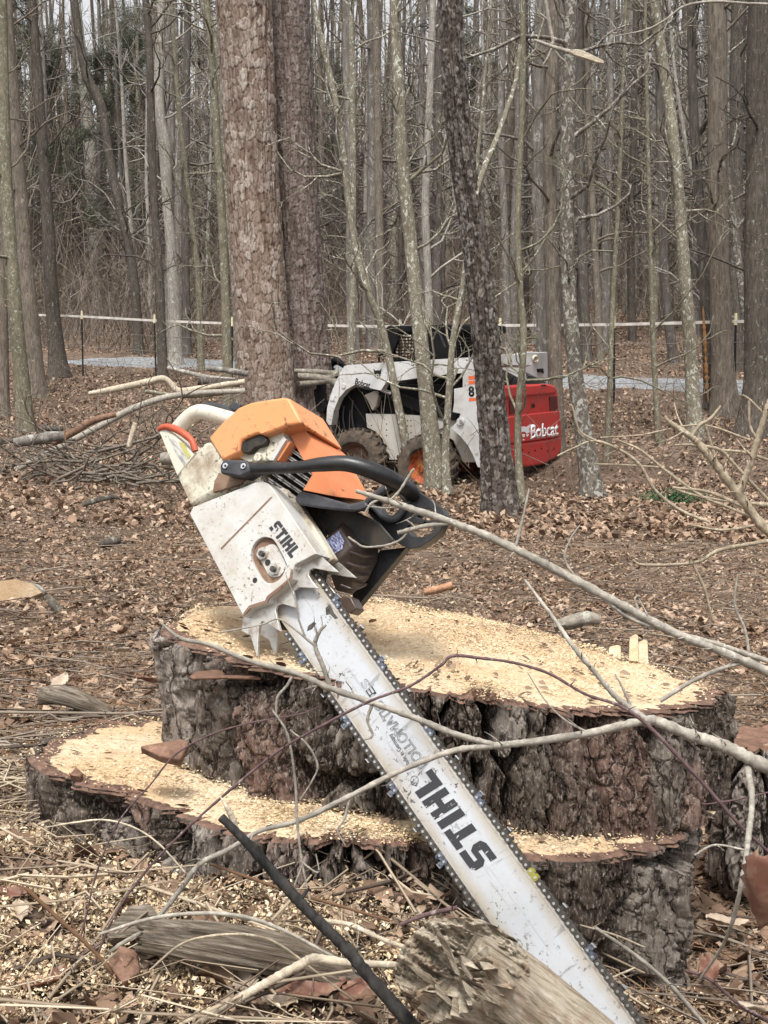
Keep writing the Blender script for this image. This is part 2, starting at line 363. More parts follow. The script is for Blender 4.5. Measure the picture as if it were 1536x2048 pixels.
# ------------------------------------------------------------------ stumps
def rimcurve(P, n):
    P = np.array(P); Q = np.vstack([P[-2:], P, P[:2]]); return spline(Q, n * 8), None
def build_stump(name, label, rim_px, plane, H, seed, overlap, plates=True, flare=0., cat='tree stump', dens=1.0, heap=None):
    """rim_px: photo outline of the sawn face; plane=(z0,k): z = z0 - k*x relative to the camera"""
    z0, kx = plane
    W = []
    for px, py in rim_px:
        r = ray(px, py); t = z0 / (r.z + kx * r.x); W.append((r.x * t, r.y * t))
    W = np.array(W); c = W.mean(0); A = np.arctan2(W[:, 1] - c[1], W[:, 0] - c[0]); Rr = np.hypot(*(W - c).T)
    o = np.argsort(A); A, Rr = A[o], Rr[o]
    zc = z0 - kx * c[0] + CZ
    root = empty(name, label, cat, loc=(c[0], c[1], zc))
    nf = int(760 * dens)
    th = np.concatenate([np.linspace(-math.pi * 1.06, math.pi * .06, nf, endpoint=False), np.linspace(math.pi * .06, math.pi * .94, 120, endpoint=False)])
    ar = np.mod(th + math.pi, 2 * math.pi) - math.pi
    R0 = np.interp(ar, np.concatenate([A - 2 * math.pi, A, A + 2 * math.pi]), np.tile(Rr, 3))
    ker = np.hanning(25); ker /= ker.sum()
    R0 = np.convolve(np.concatenate([R0[-12:], R0, R0[:12]]), ker, 'valid')
    R0 = R0 + .012 * (fbm(np.cos(th) * 5 + 9, np.sin(th) * 5 + 9, seed, 2) - .4)
    nh = int(H / .0027); hh = np.linspace(0, 1, nh)
    TH, HH = np.meshgrid(th, hh); arc = TH * R0.mean(); z = HH * H
    uu = arc + (fbm(arc * 16, z * 7, seed + 1) - .5) * .06 + (fbm(arc * 60, z * 26, seed + 31, 5) - .48) * .024; vv = z + (fbm(arc * 14, z * 14, seed + 2) - .5) * .09 + (fbm(arc * 60, z * 40, seed + 32, 4) - .48) * .035
    nu = max(8, int(round(2 * math.pi * R0.mean() / .078)))
    U = uu / (2 * math.pi * R0.mean()) * nu
    f1, f2, idd = worley(U, vv / .21, seed, nu)
    e = sstep(.01, .22, f2 - f1)
    g = hsh(idd, idd * 0, seed + 3); g2 = hsh(idd, idd * 0 + 7, seed)
    ly = fbm(arc * 13, z * 6.5, seed + 5, 5) * 9 + 1.1 * fbm(arc * 75, z * 34, seed + 15, 4); lf = np.floor(ly); lay = lf / 9
    fis = np.abs(fbm(arc * 60 + 3 * fbm(arc * 20, z * 10, seed), z * 9, seed + 6, 4) - .47)
    disp = -.048 * (1 - e) + .02 * (g - .5) + .05 * (lay - .45) - .011 * np.exp(-(fis / .035) ** 2) + .007 * (fbm(arc * 170, z * 40, seed + 8, 4) - .5) - .009 * np.clip(1 - np.abs(fbm(arc * 55 + 2 * fbm(arc * 30, z * 16, seed), z * 13, seed + 18, 4) - .47) / .028, 0, 1)
    disp += -.012 * np.exp(-((f2 - f1) / .04) ** 2)
    disp *= sstep(0, .05, HH) * .6 + .4
    R = R0[None] + disp + flare * HH ** 2
    V = np.stack([np.cos(TH) * R, np.sin(TH) * R, -kx * np.cos(TH) * R - z * (1 + 0 * TH)], -1)
    nT = len(th)
    i = np.arange(nh * nT).reshape(nh, nT); nx = np.roll(i, -1, 1)
    Fq = np.stack([i[:-1], i[1:], nx[1:], nx[:-1]], -1).reshape(-1, 4)
    fid = idd.ravel()[Fq[:, 0]]; Vf = V.reshape(-1, 3)
    rn = np.clip(.62 * g + .38 * fbm(arc * 12, z * 12, seed + 9), 0, 1).ravel(); red = (.7 * sstep(.6, .9, g2) * sstep(.35, .6, fbm(arc * 10, z * 8, seed + 4)) ).ravel()
    crk = np.clip((1 - sstep(.02, .2, f2 - f1)) + .85 * np.clip(1 - (ly - lf) / .16, 0, 1), 0, 1).ravel()
    front = (np.sin(th) < .12)[None].repeat(nh, 0).ravel()[Fq[:, 0]]
    ids, cnt = np.unique(fid[front], return_counts=True)
    def sub(nm, Fs, parent):
        if len(Fs) == 0: return
        u, inv = np.unique(Fs, return_inverse=True)
        me = mesh_np(nm, Vf[u], inv.reshape(-1, 4))
        attr(me, 'rnd', rn[u]); attr(me, 'red', red[u]); attr(me, 'crack', crk[u])
        return link(nm, me, M_bark, parent, 40)
    big = set(ids[np.argsort(-cnt)][:110].tolist()) if plates else set()
    isbig = np.isin(fid, np.array(list(big), dtype=np.int64)) & front if big else np.zeros(len(fid), bool)
    body = sub('bark', Fq[~isbig], root)
    for q in big: sub('bark_plate', Fq[isbig & (fid == q)], root)
    # sawn face
    tt = np.linspace(0, 1, 46) ** .8; T2, H2 = np.meshgrid(th[::2], tt)
    RB = (R0[None, ::2] + disp[:1, ::2] + .0005 + .012 * (fbm(th[None, ::2] * 30, th[None, ::2] * 0 + 2, seed + 30, 3) - .5)) * H2
    x = np.cos(T2) * RB; y = np.sin(T2) * RB
    zz = -kx * x + .004 * (fbm(x * 40, y * 12, seed + 20) - .5) - .006 * (H2 > .99)
    if heap: zz = zz + .8 * heap(x + c[0], y + c[1]) * (1 - sstep(.9, 1, H2))
    n2 = T2.shape[1]; i = np.arange(T2.size).reshape(T2.shape); nx = np.roll(i, -1, 1)
    Fq = np.stack([i[:-1], nx[:-1], nx[1:], i[1:]], -1).reshape(-1, 4)
    me = mesh_np('sawn_face', np.stack([x, y, zz], -1).reshape(-1, 3), Fq); attr(me, 'edge', H2.ravel())
    link('sawn_face', me, M_sawn, root, 180)
    # underside
    n = 60; ths = np.linspace(0, 2 * math.pi, n, endpoint=False); ri = np.interp(np.mod(ths + math.pi * 1.06, 2 * math.pi) - math.pi * 1.06, th, R[-1] - .004) 
    mk('underside', [(0, 0, -H)] + [(math.cos(a) * q, math.sin(a) * q, -kx * math.cos(a) * q - H) for a, q in zip(ths, ri)], [(0, 1 + (k + 1) % n, 1 + k) for k in range(n)], M_sawn, root)
    return root, c, zc, th, R0, kx

m = NT('stump_bark', .95, spec=.08)
n = m.noise(110, 8, (1, 1, .25), .75)
a = m.ramp(m.attr('rnd'), [(.15, (.07, .053, .042)), (.4, (.15, .122, .1)), (.6, (.235, .2, .17)), (.85, (.42, .375, .335))])
a = m.mix(m.attr('red'), a, m.ramp(m.noise(18, 4), [(.35, (.16, .085, .065)), (.65, (.3, .19, .15))]))
a = m.mix(m.ramp(n, [(.36, .8), (.52, 0)]), a, (.05, .035, .03), 'MIX')
a = m.mix(m.math('MULTIPLY', m.attr('crack'), .9), a, (.02, .013, .01))
nv = m.n('ShaderNodeMixRGB'); nv.blend_type = 'ADD'; nv.inputs[0].default_value = .055; m.l(m.co, nv.inputs[1]); q_ = m.n('ShaderNodeTexNoise'); q_.inputs['Scale'].default_value = 28; q_.inputs['Detail'].default_value = 6; m.l(m.co, q_.inputs['Vector']); m.l(q_.outputs['Color'], nv.inputs[2])
mp_ = m.n('ShaderNodeMapping'); mp_.inputs['Scale'].default_value = (1, 1, .38); m.l(nv.outputs[0], mp_.inputs[0]); vo = m.n('ShaderNodeTexVoronoi', feature='DISTANCE_TO_EDGE'); vo.inputs['Scale'].default_value = 23; m.l(mp_.outputs[0], vo.inputs['Vector'])
a = m.mix(m.ramp(vo.outputs['Distance'], [(.012, .85), (.05, 0)]), a, (.02, .014, .011))
a = m.mix(m.ramp(m.noise(260, 4, (1, 1, .4), .7), [(.52, 0), (.66, .6)]), a, (.42, .37, .32))
hb = m.math('ADD', m.math('MULTIPLY', m.ramp(vo.outputs['Distance'], [(.0, 0), (.09, 1)]), .6), n)
m.col(a); m.bump(hb, 1, .006); M_bark = m.m
m = NT('fresh_sawn_pine', .8, spec=.15)
a = m.ramp(m.noise(130, 6, (1, 2.5, 1), .75), [(.3, (.42, .31, .195)), (.5, (.61, .49, .34)), (.72, (.73, .63, .48))])
a = m.mix(m.ramp(m.noise(7, 5), [(.42, 0), (.6, .85)]), a, (.55, .39, .235))
a = m.mix(m.ramp(m.noise(9, 6, (1, 9, 1), .7), [(.5, 0), (.62, .55)]), a, (.42, .28, .17))
a = m.mix(m.ramp(m.math('ADD', m.attr('edge'), m.math('MULTIPLY', m.noise(16, 5), .12)), [(.995, 0), (1.02, 1)]), a, m.ramp(m.noise(50, 4), [(.35, (.09, .055, .043)), (.65, (.22, .135, .1))]))
m.col(a); m.bump(m.noise(120, 5), .6, .004); M_sawn = m.m
M_chip = rndmat('wood_chip', [(0, (.3, .18, .085)), (.22, (.5, .35, .19)), (.5, (.65, .51, .325)), (.8, (.75, .645, .475)), (1, (.86, .79, .66))], .75, .2, 90, .15)

upper_rim = [(325, 1268), (360, 1290), (400, 1302), (500, 1338), (600, 1352), (700, 1364), (800, 1378), (900, 1395), (1000, 1408), (1100, 1422), (1200, 1432), (1300, 1430), (1400, 1418), (1450, 1400), (1466, 1384), (1440, 1372), (1400, 1362), (1300, 1335), (1160, 1298), (1000, 1262), (850, 1232), (720, 1213), (600, 1203), (480, 1200), (400, 1208), (345, 1238)]
lower_rim = [(42, 1512), (110, 1560), (200, 1582), (300, 1612), (400, 1650), (500, 1680), (600, 1688), (720, 1690), (850, 1694), (960, 1704), (1090, 1722), (1180, 1722), (1280, 1706), (1362, 1685), (1376, 1640), (1330, 1590), (1200, 1560), (1000, 1520), (800, 1490), (600, 1462), (420, 1442), (280, 1440), (150, 1452), (70, 1480)]
UP = (-.455, .12); LOW = (-.652, .10)
heap_u = lambda x, y: .022 * sstep(.42, .75, fbm(x * 7, y * 7, 55, 3)) + .035 * np.exp(-((x - .12) / .2) ** 2 - ((y - 2.42) / .1) ** 2) + .004
heap_l = lambda x, y: .014 * sstep(.4, .75, fbm(x * 7, y * 7, 77, 3)) + .016 * np.exp(-((x - .3) / .12) ** 2 - ((y - 2.0) / .05) ** 2) + .004
st_up = build_stump('log_slice', 'thick sawn pine round lying on top of the wide stump, chainsaw leaning on it', upper_rim, UP, .188, 11, True, cat='log slice', heap=heap_u)
st_lo = build_stump('tree_stump', 'wide low pine stump with sawdust covered top beneath the sawn round', lower_rim, LOW, .30, 23, True, flare=.02, heap=heap_l)
# sawdust and chips on the cut faces
def chips_on(st, N, seed, name, label, heap, L0=.0016, L1=.0066):
    root, c, zc, th, R0, kx = st; g = np.random.default_rng(seed)
    a = g.random(N) * 2 * math.pi; r = np.sqrt(g.random(N)); a2 = np.mod(a + math.pi * 1.06, 2 * math.pi) - math.pi * 1.06
    R = np.interp(a2, th, R0) * .985; x = np.cos(a) * r * R; y = np.sin(a) * r * R
    hp = heap(x + c[0], y + c[1]); k = g.random(N) < np.clip(.16 + (hp - .004) * 75 + .3 * sstep(.45, .6, fbm(x * 4 + 3, y * 4, seed + 2, 3)), 0, 1); x, y, hp, r = x[k], y[k], hp[k], r[k]
    thin = g.random(len(x)) > sstep(.93, 1, r) * .75; x, y, hp, rr_ = x[thin], y[thin], hp[thin], r[thin]; N = len(x)
    L = L0 + (L1 - L0) * g.random(N) ** 2
    P = np.stack([x + c[0], y + c[1], zc - kx * x + .002 + hp * .8 * (1 - sstep(.9, 1, rr_)) + .008 * g.random(N)], -1)
    return tag(scatter(name, P, L, L * (.3 + .5 * g.random(N)), np.clip(g.random(N) * .6 + .75 * (fbm(x * 11, y * 11, 3 + seed, 4) - .25), 0, 1), M_chip, .45, .3, seed, lite=True), label, 'sawdust')
chips_on(st_up, 60000, 61, 'sawdust', 'yellow sawdust and chips heaped on the upper sawn round', heap_u)
chips_on(st_lo, 60000, 62, 'sawdust', 'pale sawdust spread over the lower stump top', heap_l)
# dark crumbs of bark fallen on the cut faces
for st_, sd_, lb_ in ((st_up, 71, 'dark bark crumbs scattered over the sawn round'), (st_lo, 72, 'dark bark crumbs scattered along the lower ledge')):
    root, c, zc, th, R0, kx = st_; g = np.random.default_rng(sd_); N = 520; a = g.random(N) * 6.283; r = g.random(N) ** .35
    R = np.interp(np.mod(a + math.pi * 1.06, 2 * math.pi) - math.pi * 1.06, th, R0) * .96; x = np.cos(a) * r * R; y = np.sin(a) * r * R; L = .004 + .016 * g.random(N) ** 3
    hp = (heap_u if sd_ == 71 else heap_l)(x + c[0], y + c[1]) * .8
    tag(scatter('bark_crumbs', np.stack([x + c[0], y + c[1], zc - kx * x + hp + .006], -1), L, L * .6, g.random(N) * .6, M_frag, .5, .3, sd_), lb_, 'bark crumbs')
# chips thrown on the ground round the stumps
M_gchip = rndmat('weathered_chip', [(0, (.08, .055, .038)), (.2, (.2, .145, .095)), (.42, (.42, .31, .19)), (.65, (.64, .49, .31)), (.88, (.77, .66, .49)), (1, (.84, .77, .66))], .8, .15, 60, .2)
def ground_chips(N, pxs, name, label, seed, L0=.004, L1=.016):
    g = np.random.default_rng(seed); P = []
    for (cx, cy, sx, sy, q) in pxs:
        n = int(N * q); P.append(np.stack([cx + sx * g.standard_normal(n), cy + sy * g.standard_normal(n)], -1))
    P = np.concatenate(P); X, Y = P[:, 0], P[:, 1]; k = fbm(X * 9, Y * 9, 91, 4) > .37; X, Y = X[k], Y[k]; n = len(X)
    L = L0 + (L1 - L0) * g.random(n) ** 2.5
    return tag(scatter(name, np.stack([X, Y, zt(X, Y) + .006 + .02 * g.random(n)], -1), L, L * (.3 + .5 * g.random(n)), g.random(n), M_gchip, .9, .35, seed, lite=True), label, 'wood chips')
ground_chips(50000, [(-.5, 1.86, .09, .16, .24), (-.32, 1.66, .14, .1, .34), (-.66, 2.4, .1, .25, .08), (-.08, 1.62, .12, .08, .14), (-.42, 1.5, .12, .08, .1), (.45, 1.85, .08, .12, .05), (.12, 1.66, .1, .06, .05)], 'wood_chips', 'pale wood chips thrown over the ground left of the stump', 63, .0025, .011)
# ------------------------------------------------------------------ frames: a sloping plane in the world with local axes
class Frame:
    def __init__(s, P0, n, e1hint, origin=None):
        s.P0 = Vector(P0); s.e3 = Vector(n).normalized(); e1 = Vector(e1hint); s.e1 = (e1 - s.e3 * e1.dot(s.e3)).normalized(); s.e2 = s.e3.cross(s.e1)
        s.O = Vector(origin) if origin else s.P0
        s.M = Matrix((s.e1, s.e2, s.e3)).transposed().to_4x4(); s.M.translation = s.O; s.I = s.M.inverted()
    def S(s, px, py, d=0):
        r = ray(px, py); t = (s.P0 + s.e3 * d - CAM).dot(s.e3) / r.dot(s.e3); return s.I @ (CAM + r * t)
    def L(s, pts, d=0): return [s.S(p[0], p[1], p[2] if len(p) > 2 else d) for p in pts]
    def prism(s, name, pts, d0, d1, mat, parent, holes=(), bevel=0, back=None, smooth=35):
        a = s.L(pts, d1); b = s.L(back, d0) if back else [Vector((v.x, v.y, d0)) for v in a]
        h = []
        for q in holes:
            qa = s.L(q, d1); h.append((qa, [Vector((v.x, v.y, d0)) for v in qa]))
        return loft(name, a, b, mat, parent, h, bevel, smooth)
    def tube(s, name, pts, rad, mat, parent, n=40, sides=14, flat=None):
        P = [s.S(*p) for p in pts]; V, Fq = tube([list(p) for p in P], rad, n, sides); return mk(name, V, Fq, mat, parent, 60)
    def hull(s, name, pts, mat, parent, bevel=0, smooth=30):
        bm = bmesh.new()
        for p in pts: bm.verts.new(s.S(*p))
        r = bmesh.ops.convex_hull(bm, input=bm.verts); bmesh.ops.delete(bm, geom=[v for v in bm.verts if not v.link_faces], context='VERTS')
        bmesh.ops.dissolve_limit(bm, angle_limit=math.radians(4), verts=bm.verts, edges=bm.edges); bmesh.ops.recalc_face_normals(bm, faces=bm.faces)
        me = bpy.data.meshes.new(name); bm.to_mesh(me); bm.free(); o = link(name, me, mat, parent)
        if bevel:
            q = o.modifiers.new('bevel', 'BEVEL'); q.width = bevel; q.segments = 3; q.limit_method = 'ANGLE'; q.angle_limit = math.radians(20)
        me.shade_smooth(); me.set_sharp_from_angle(angle=math.radians(smooth)); return o
    def rod(s, name, px, py, d0, d1, r, mat, parent, sides=16, bevel=0):
        c = s.S(px, py, (d0 + d1) / 2)
        a = [Vector((c.x + r * math.cos(t), c.y + r * math.sin(t), d1)) for t in np.arange(sides) * 2 * math.pi / sides]
        return loft(name, a, [Vector((v.x, v.y, d0)) for v in a], mat, parent, bevel=bevel)
    def glyphs(s, name, text, A, B, hpx, d, mat, parent, shear=0, thick=.0004, outline=0, bold=0):
        """text from baseline start A to baseline end B (photo px), letter height hpx (photo px, along the up side)"""
        cu = bpy.data.curves.new(name, 'FONT'); cu.body = text; cu.offset = bold
        a = s.S(A[0], A[1], d); b = s.S(B[0], B[1], d)
        ob = bpy.data.objects.new(name, cu); C.link(ob)
        if outline: cu.fill_mode = 'NONE'; cu.bevel_depth = outline; cu.bevel_resolution = 0
        dg = bpy.context.evaluated_depsgraph_get(); me = bpy.data.meshes.new_from_object(ob.evaluated_get(dg)); C.unlink(ob); bpy.data.objects.remove(ob)
        co = np.empty(len(me.vertices) * 3); me.vertices.foreach_get('co', co); co = co.reshape(-1, 3)
        x0, x1 = co[:, 0].min(), co[:, 0].max(); y0, y1 = 0, co[:, 1].max() if text not in ('R',) else co[:, 1].max()
        ex = (b - a); wlen = ex.length; ex = ex.normalized(); ey = Vector((-ex.y, ex.x, 0))
        mid = s.S((A[0] + B[0]) / 2, (A[1] + B[1]) / 2, d); k = (mid - (s.S((A[0] + B[0]) / 2, (A[1] + B[1]) / 2 + 1, d))).length
        H = hpx * k
        u = (co[:, 0] - x0) / (x1 - x0) * wlen; v = (co[:, 1] - y0) / (y1 - y0) * H
        new = np.array(a)[None] + (u + shear * v)[:, None] * np.array(ex)[None] + v[:, None] * np.array(ey)[None] + (co[:, 2] * (1 if outline else 0))[:, None] * np.array([0, 0, 1.])[None]
        me.vertices.foreach_set('co', new.ravel()); me.update()
        if not outline:
            bm = bmesh.new(); bm.from_mesh(me); r = bmesh.ops.extrude_face_region(bm, geom=bm.faces[:])
            for vv in [g for g in r['geom'] if isinstance(g, bmesh.types.BMVert)]: vv.co.z += thick
            bmesh.ops.recalc_face_normals(bm, faces=bm.faces); bm.to_mesh(me); bm.free()
        me.materials.clear(); o = link(name, me, mat, parent); return o
    def strokes(s, name, polys, A, B, hpx, d, mat, parent, shear=0, wid=None, thick=.0004):
        """block letters: polys in a unit letter space (x along the text 0..total, y 0..1)"""
        a = s.S(A[0], A[1], d); b = s.S(B[0], B[1], d); ex = b - a; W = ex.length; ex.normalize(); ey = Vector((-ex.y, ex.x, 0))
        k = (s.S(A[0] + 1, A[1], d) - a).length; H = hpx * k; xm = max(p[0] for q in polys for p in q)
        parts = []
        for q in polys:
            f = [a + ex * (x / xm * W + shear * y * H) + ey * (y * H) for x, y in q]
            t = tessellate_polygon([f]); n = len(f)
            V = [v + Vector((0, 0, thick)) for v in f] + f; Fc = [list(x) for x in t] + [[i, (i + 1) % n, n + (i + 1) % n, n + i] for i in range(n)]
            parts.append((V, Fc))
        V, Fc = join(parts); return mk(name, V, Fc, mat, parent)

def block_stihl():
    """five heavy slab letters as outline polygons, each 1 high"""
    t = .27
    Sx = [(0, 0), (.62, 0), (.8, .12), (.8, .42), (.66, .6), (.28, .6), (.28, .74), (.8, .74), (.8, 1), (.16, 1), (0, .86), (0, .56), (.14, .4), (.52, .4), (.52, .26), (0, .26)]
    Tx = [(.24, 0), (.54, 0), (.54, .74), (.78, .74), (.78, 1), (0, 1), (0, .74), (.24, .74)]
    Ix = [(0, 0), (.3, 0), (.3, 1), (0, 1)]
    Hx = [(0, 0), (.28, 0), (.28, .38), (.52, .38), (.52, 0), (.8, 0), (.8, 1), (.52, 1), (.52, .62), (.28, .62), (.28, 1), (0, 1)]
    Lx = [(0, 0), (.7, 0), (.7, .26), (.3, .26), (.3, 1), (0, 1)]
    out = []; x = 0
    for q, wd in ((Sx, .8), (Tx, .78), (Ix, .3), (Hx, .8), (Lx, .7)):
        out.append([(p[0] + x, p[1]) for p in q]); x += wd + .13
    return out

# ------------------------------------------------------------------ chainsaw materials
def dirty(name, c, spots, sc=120, th=.62, rough=.45, grime=(.2, .16, .11), gth=(.5, .75), gs=14, gmax=.6, edge=None, spec=.4, st=(1, 1, 1)):
    m = NT(name, rough, spec=spec)
    a = m.mix(m.ramp(m.noise(gs, 5, rough=.65), [(gth[0], 0), (gth[1], gmax)]), c, grime)
    if spots: a = m.mix(m.math('MULTIPLY', m.ramp(m.noise(sc, 4, st, .6), [(th - .035, 0), (th + .01, 1)]), m.ramp(m.noise(gs * .6, 4), [(.45, .08), (.6, 1)])), a, spots)
    m.col(a); m.bump(m.noise(sc, 3), .12, .002); return m.m
M_cover = dirty('white_cover_paint', (.54, .535, .515), (.2, .15, .1), 190, .635, .42, (.36, .3, .22), (.45, .72), 18, .65)
M_house = dirty('cream_housing_dirty', (.56, .53, .43), (.035, .028, .022), 170, .58, .55, (.25, .18, .12), (.46, .66), 22, .85)
M_handle = dirty('cream_plastic', (.56, .54, .46), (.2, .15, .1), 130, .66, .5, (.5, .42, .3), (.5, .8), 30, .6)
M_orange = dirty('orange_plastic', (.74, .3, .125), (.3, .13, .06), 110, .62, .45, (.52, .3, .17), (.45, .75), 15, .6)
M_orange2 = dirty('orange_plastic_weathered', (.62, .2, .085), (.22, .1, .05), 70, .7, .5, (.6, .3, .14), (.42, .75), 18, .65)
M_red = dirty('red_orange_plastic', (.45, .09, .045), (.25, .06, .03), 90, .7, .5, (.5, .15, .08), (.5, .8), 30, .5)
M_blk = dirty('black_plastic', (.014, .014, .016), (.08, .075, .07), 220, .7, .38, (.05, .048, .046), (.45, .75), 25, .6, spec=.5)
M_guard = dirty('worn_black_plastic', (.035, .036, .042), (.1, .1, .1), 260, .68, .5, (.1, .1, .11), (.4, .75), 40, .6, spec=.4, st=(.15, 1, 1))
M_engine = dirty('oily_engine', (.02, .018, .016), (.06, .045, .03), 90, .62, .55, (.07, .05, .035), (.45, .7), 20, .7)
M_muff = dirty('muffler_steel', (.06, .045, .042), (.12, .08, .06), 70, .66, .34, (.1, .065, .045), (.4, .7), 14, .7, spec=.5)
M_bar = dirty('bar_paint', (.475, .495, .525), (.12, .12, .13), 150, .65, .38, (.4, .37, .31), (.47, .75), 9, .6)
_m = NT('bar_paint', .36, spec=.45); _x = _m.n('ShaderNodeSeparateXYZ'); _m.l(_m.co, _x.inputs[0])
_d = _m.math('ABSOLUTE', _m.math('ADD', _x.outputs['Y'], .0062)); _e = _m.ramp(_m.math('ADD', _m.math('MULTIPLY', _d, 18.), _m.math('MULTIPLY', _m.noise(16, 6, (1, 1, 1), .7), .45)), [(.62, 0), (.95, .8)])
_a = _m.mix(_m.ramp(_m.noise(9, 6, rough=.7), [(.46, 0), (.74, .55)]), (.485, .505, .535), (.38, .365, .33)); _a = _m.mix(_e, _a, (.36, .3, .21))
_a = _m.mix(_m.ramp(_m.noise(60, 5, (.12, 2.2, 1), .6), [(.6, 0), (.64, .5)]), _a, (.3, .3, .31)); _a = _m.mix(_m.ramp(_m.noise(42, 5, (1, .14, 1), .6, 1.2), [(.635, 0), (.66, .6)]), _a, (.2, .2, .2))
_a = _m.mix(_m.math('MULTIPLY', _m.ramp(_m.noise(170, 4), [(.6, 0), (.63, 1)]), _m.ramp(_m.noise(7, 4), [(.45, .1), (.6, 1)])), _a, (.09, .085, .08)); _m.col(_a); _m.bump(_m.noise(70, 4, (.12, 2.2, 1)), .12, .001); M_bar = _m.m
M_rust = dirty('rust', (.18, .105, .07), (.08, .045, .03), 120, .58, .85, (.33, .24, .17), (.45, .7), 30, .7)
M_steel = NT('spike_steel', .42, .75); M_steel.col(M_steel.mix(M_steel.ramp(M_steel.noise(60, 5), [(.5, 0), (.72, 1)]), (.62, .6, .56), (.34, .25, .18))); M_steel.bump(M_steel.noise(160, 3), .2, .001); M_steel = M_steel.m
M_chain = NT('chain_steel', .45, .35); M_chain.col(M_chain.ramp(M_chain.noise(200, 3), [(.3, (.045, .04, .036)), (.7, (.13, .118, .105))])); M_chain = M_chain.m
M_rivet = NT('rivet_bright', .3, .9); M_rivet.col((.66, .65, .63)); M_rivet = M_rivet.m
M_cut = NT('cutter_blued', .3, .85); M_cut.col(M_cut.ramp(M_cut.noise(250, 2), [(.4, (.1, .115, .15)), (.7, (.33, .345, .39))])); M_cut = M_cut.m
M_chrome = NT('cutter_chrome', .25, .9); M_chrome.col((.75, .76, .78)); M_chrome = M_chrome.m
M_gold = NT('yellow_link', .4, .3); M_gold.col((.34, .31, .07)); M_gold = M_gold.m
M_ink = NT('worn_black_print', .6); M_ink.col(M_ink.mix(M_ink.ramp(M_ink.noise(140, 4, (1, .3, 1)), [(.63, 0), (.66, 1)]), (.04, .04, .045), (.5, .5, .5))); M_ink = M_ink.m
M_ink2 = NT('grey_print', .6); M_ink2.col((.13, .13, .14)); M_ink2 = M_ink2.m
M_tape = NT('faded_sticker', .5); M_tape.col(M_tape.ramp(M_tape.noise(50, 4, (1, 6, 1)), [(.35, (.25, .24, .22)), (.6, (.55, .54, .5))])); M_tape = M_tape.m
M_yel = NT('yellow_sticker', .5); M_yel.col((.42, .4, .14)); M_yel = M_yel.m
M_lab = dirty('label_cream', (.7, .66, .5), (.2, .16, .1), 90, .62, .5)
M_blue = NT('peeling_foil', .35, .3); M_blue.col(M_blue.ramp(M_blue.noise(170, 4, (1, 2.5, 1), .7), [(.42, (.07, .055, .08)), (.52, (.3, .33, .55)), (.66, (.65, .7, .85))])); M_blue = M_blue.m

P0 = at(700, 1330, 2.0)
_t = at(1013, 1668, 1.8) - at(648, 1175, 2.0)
SW = Frame(P0, (-.493, -.822, .288), _t)
# true bar direction from the two rivet lines
RT = [SW.S(648, 1175), SW.S(1282, 2040)]; LT = [SW.S(604, 1306), SW.S(974, 1848)]
d_ = ((RT[1] - RT[0]).normalized() + (LT[1] - LT[0]).normalized()).normalized()
SW = Frame(P0, SW.e3, SW.e1 * d_.x + SW.e2 * d_.y)
bt = (SW.S(648, 1175).y + SW.S(1282, 2040).y) / 2; bb = (SW.S(604, 1306).y + SW.S(974, 1848).y) / 2
print('bar half lines', bt, bb, 'tilt chk', SW.S(648, 1175).y, SW.S(1282, 2040).y, SW.S(604, 1306).y, SW.S(974, 1848).y)
saw = empty('chainsaw', 'large orange and white chainsaw propped upright, bar down, against the sawn stump', 'chainsaw', mat=SW.M)

# guide bar with rounded nose
yc = (bt + bb) / 2; hw = (bt - bb) / 2; a0 = SW.S(560, 1190).x; a1 = SW.S(1282, 2040).x + .10
pit = .0101
bw = hw - .0042
def barpoly(k, tip):
    P = [Vector((a0, yc + k, 0)), Vector((a0, yc - k, 0))]
    for t in np.linspace(-math.pi / 2, math.pi / 2, 24):
        P.append(Vector((a1 - .03 + (tip) * math.cos(t) ** .8 if math.cos(t) > 0 else a1 - .03, yc + k * math.sin(t), 0)))
    return P
bp = barpoly(bw, .075)
loft('guide_bar', [v + Vector((0, 0, .0027)) for v in bp], [v - Vector((0, 0, .0027)) for v in bp], M_bar, saw, bevel=.0007)
# bare rail strip worn along both edges, butted on as thin raised rails
gb = bpy.data.objects['guide_bar']
for sg in (1, -1):
    g = np.random.default_rng(5 + sg); xs = np.linspace(a0 + .06, a1 - .05, 160)
    wv = .0022 + .011 * np.clip(fbm(xs * 22, xs * 0, 8 + sg, 3) - .38, 0, 1) * (1.6 if sg > 0 else .5) * np.exp(-np.maximum(xs - a0 - .1, 0) / (.16 if sg > 0 else .1))
    up_ = [Vector((x, yc + sg * (bw - .0008), .0031)) for x in xs]; dn_ = [Vector((x, yc + sg * (bw - .0008 - q), .0031)) for x, q in zip(xs, wv)]
    n = len(xs); mk('worn_rail', up_ + dn_, [(i, i + 1, n + i + 1, n + i) for i in range(n - 1)], M_steel, gb)
# print on the bar
SW.strokes('bar_lettering', block_stihl(), (994, 1715), (863, 1537), 55, .0031, M_ink, gb, shear=.2)
SW.glyphs('bar_lettering', 'ROLLOMATIC', (855, 1527), (762, 1400), 21, .0031, M_ink2, gb, .14, outline=.0007)
SW.glyphs('bar_lettering', 'E', (753, 1386), (744, 1372), 17, .0031, M_ink, gb, .12)
SW.glyphs('bar_lettering', 'S', (742, 1370), (733, 1356), 17, .0031, M_ink2, gb, .12, outline=.0004)
SW.glyphs('bar_lettering', 'Made in Germany', (822, 1530), (783, 1466), 10, .0031, M_ink2, gb, 0)
rc = SW.S(829, 1561, .0031); k = .0062
cv, cf = tube([[rc.x + k * math.cos(t), rc.y + k * math.sin(t), .0031] for t in np.linspace(0, 2 * math.pi, 25)], .0004, 40, 4, cap=False); mk('bar_lettering', cv, cf, M_ink2, gb)
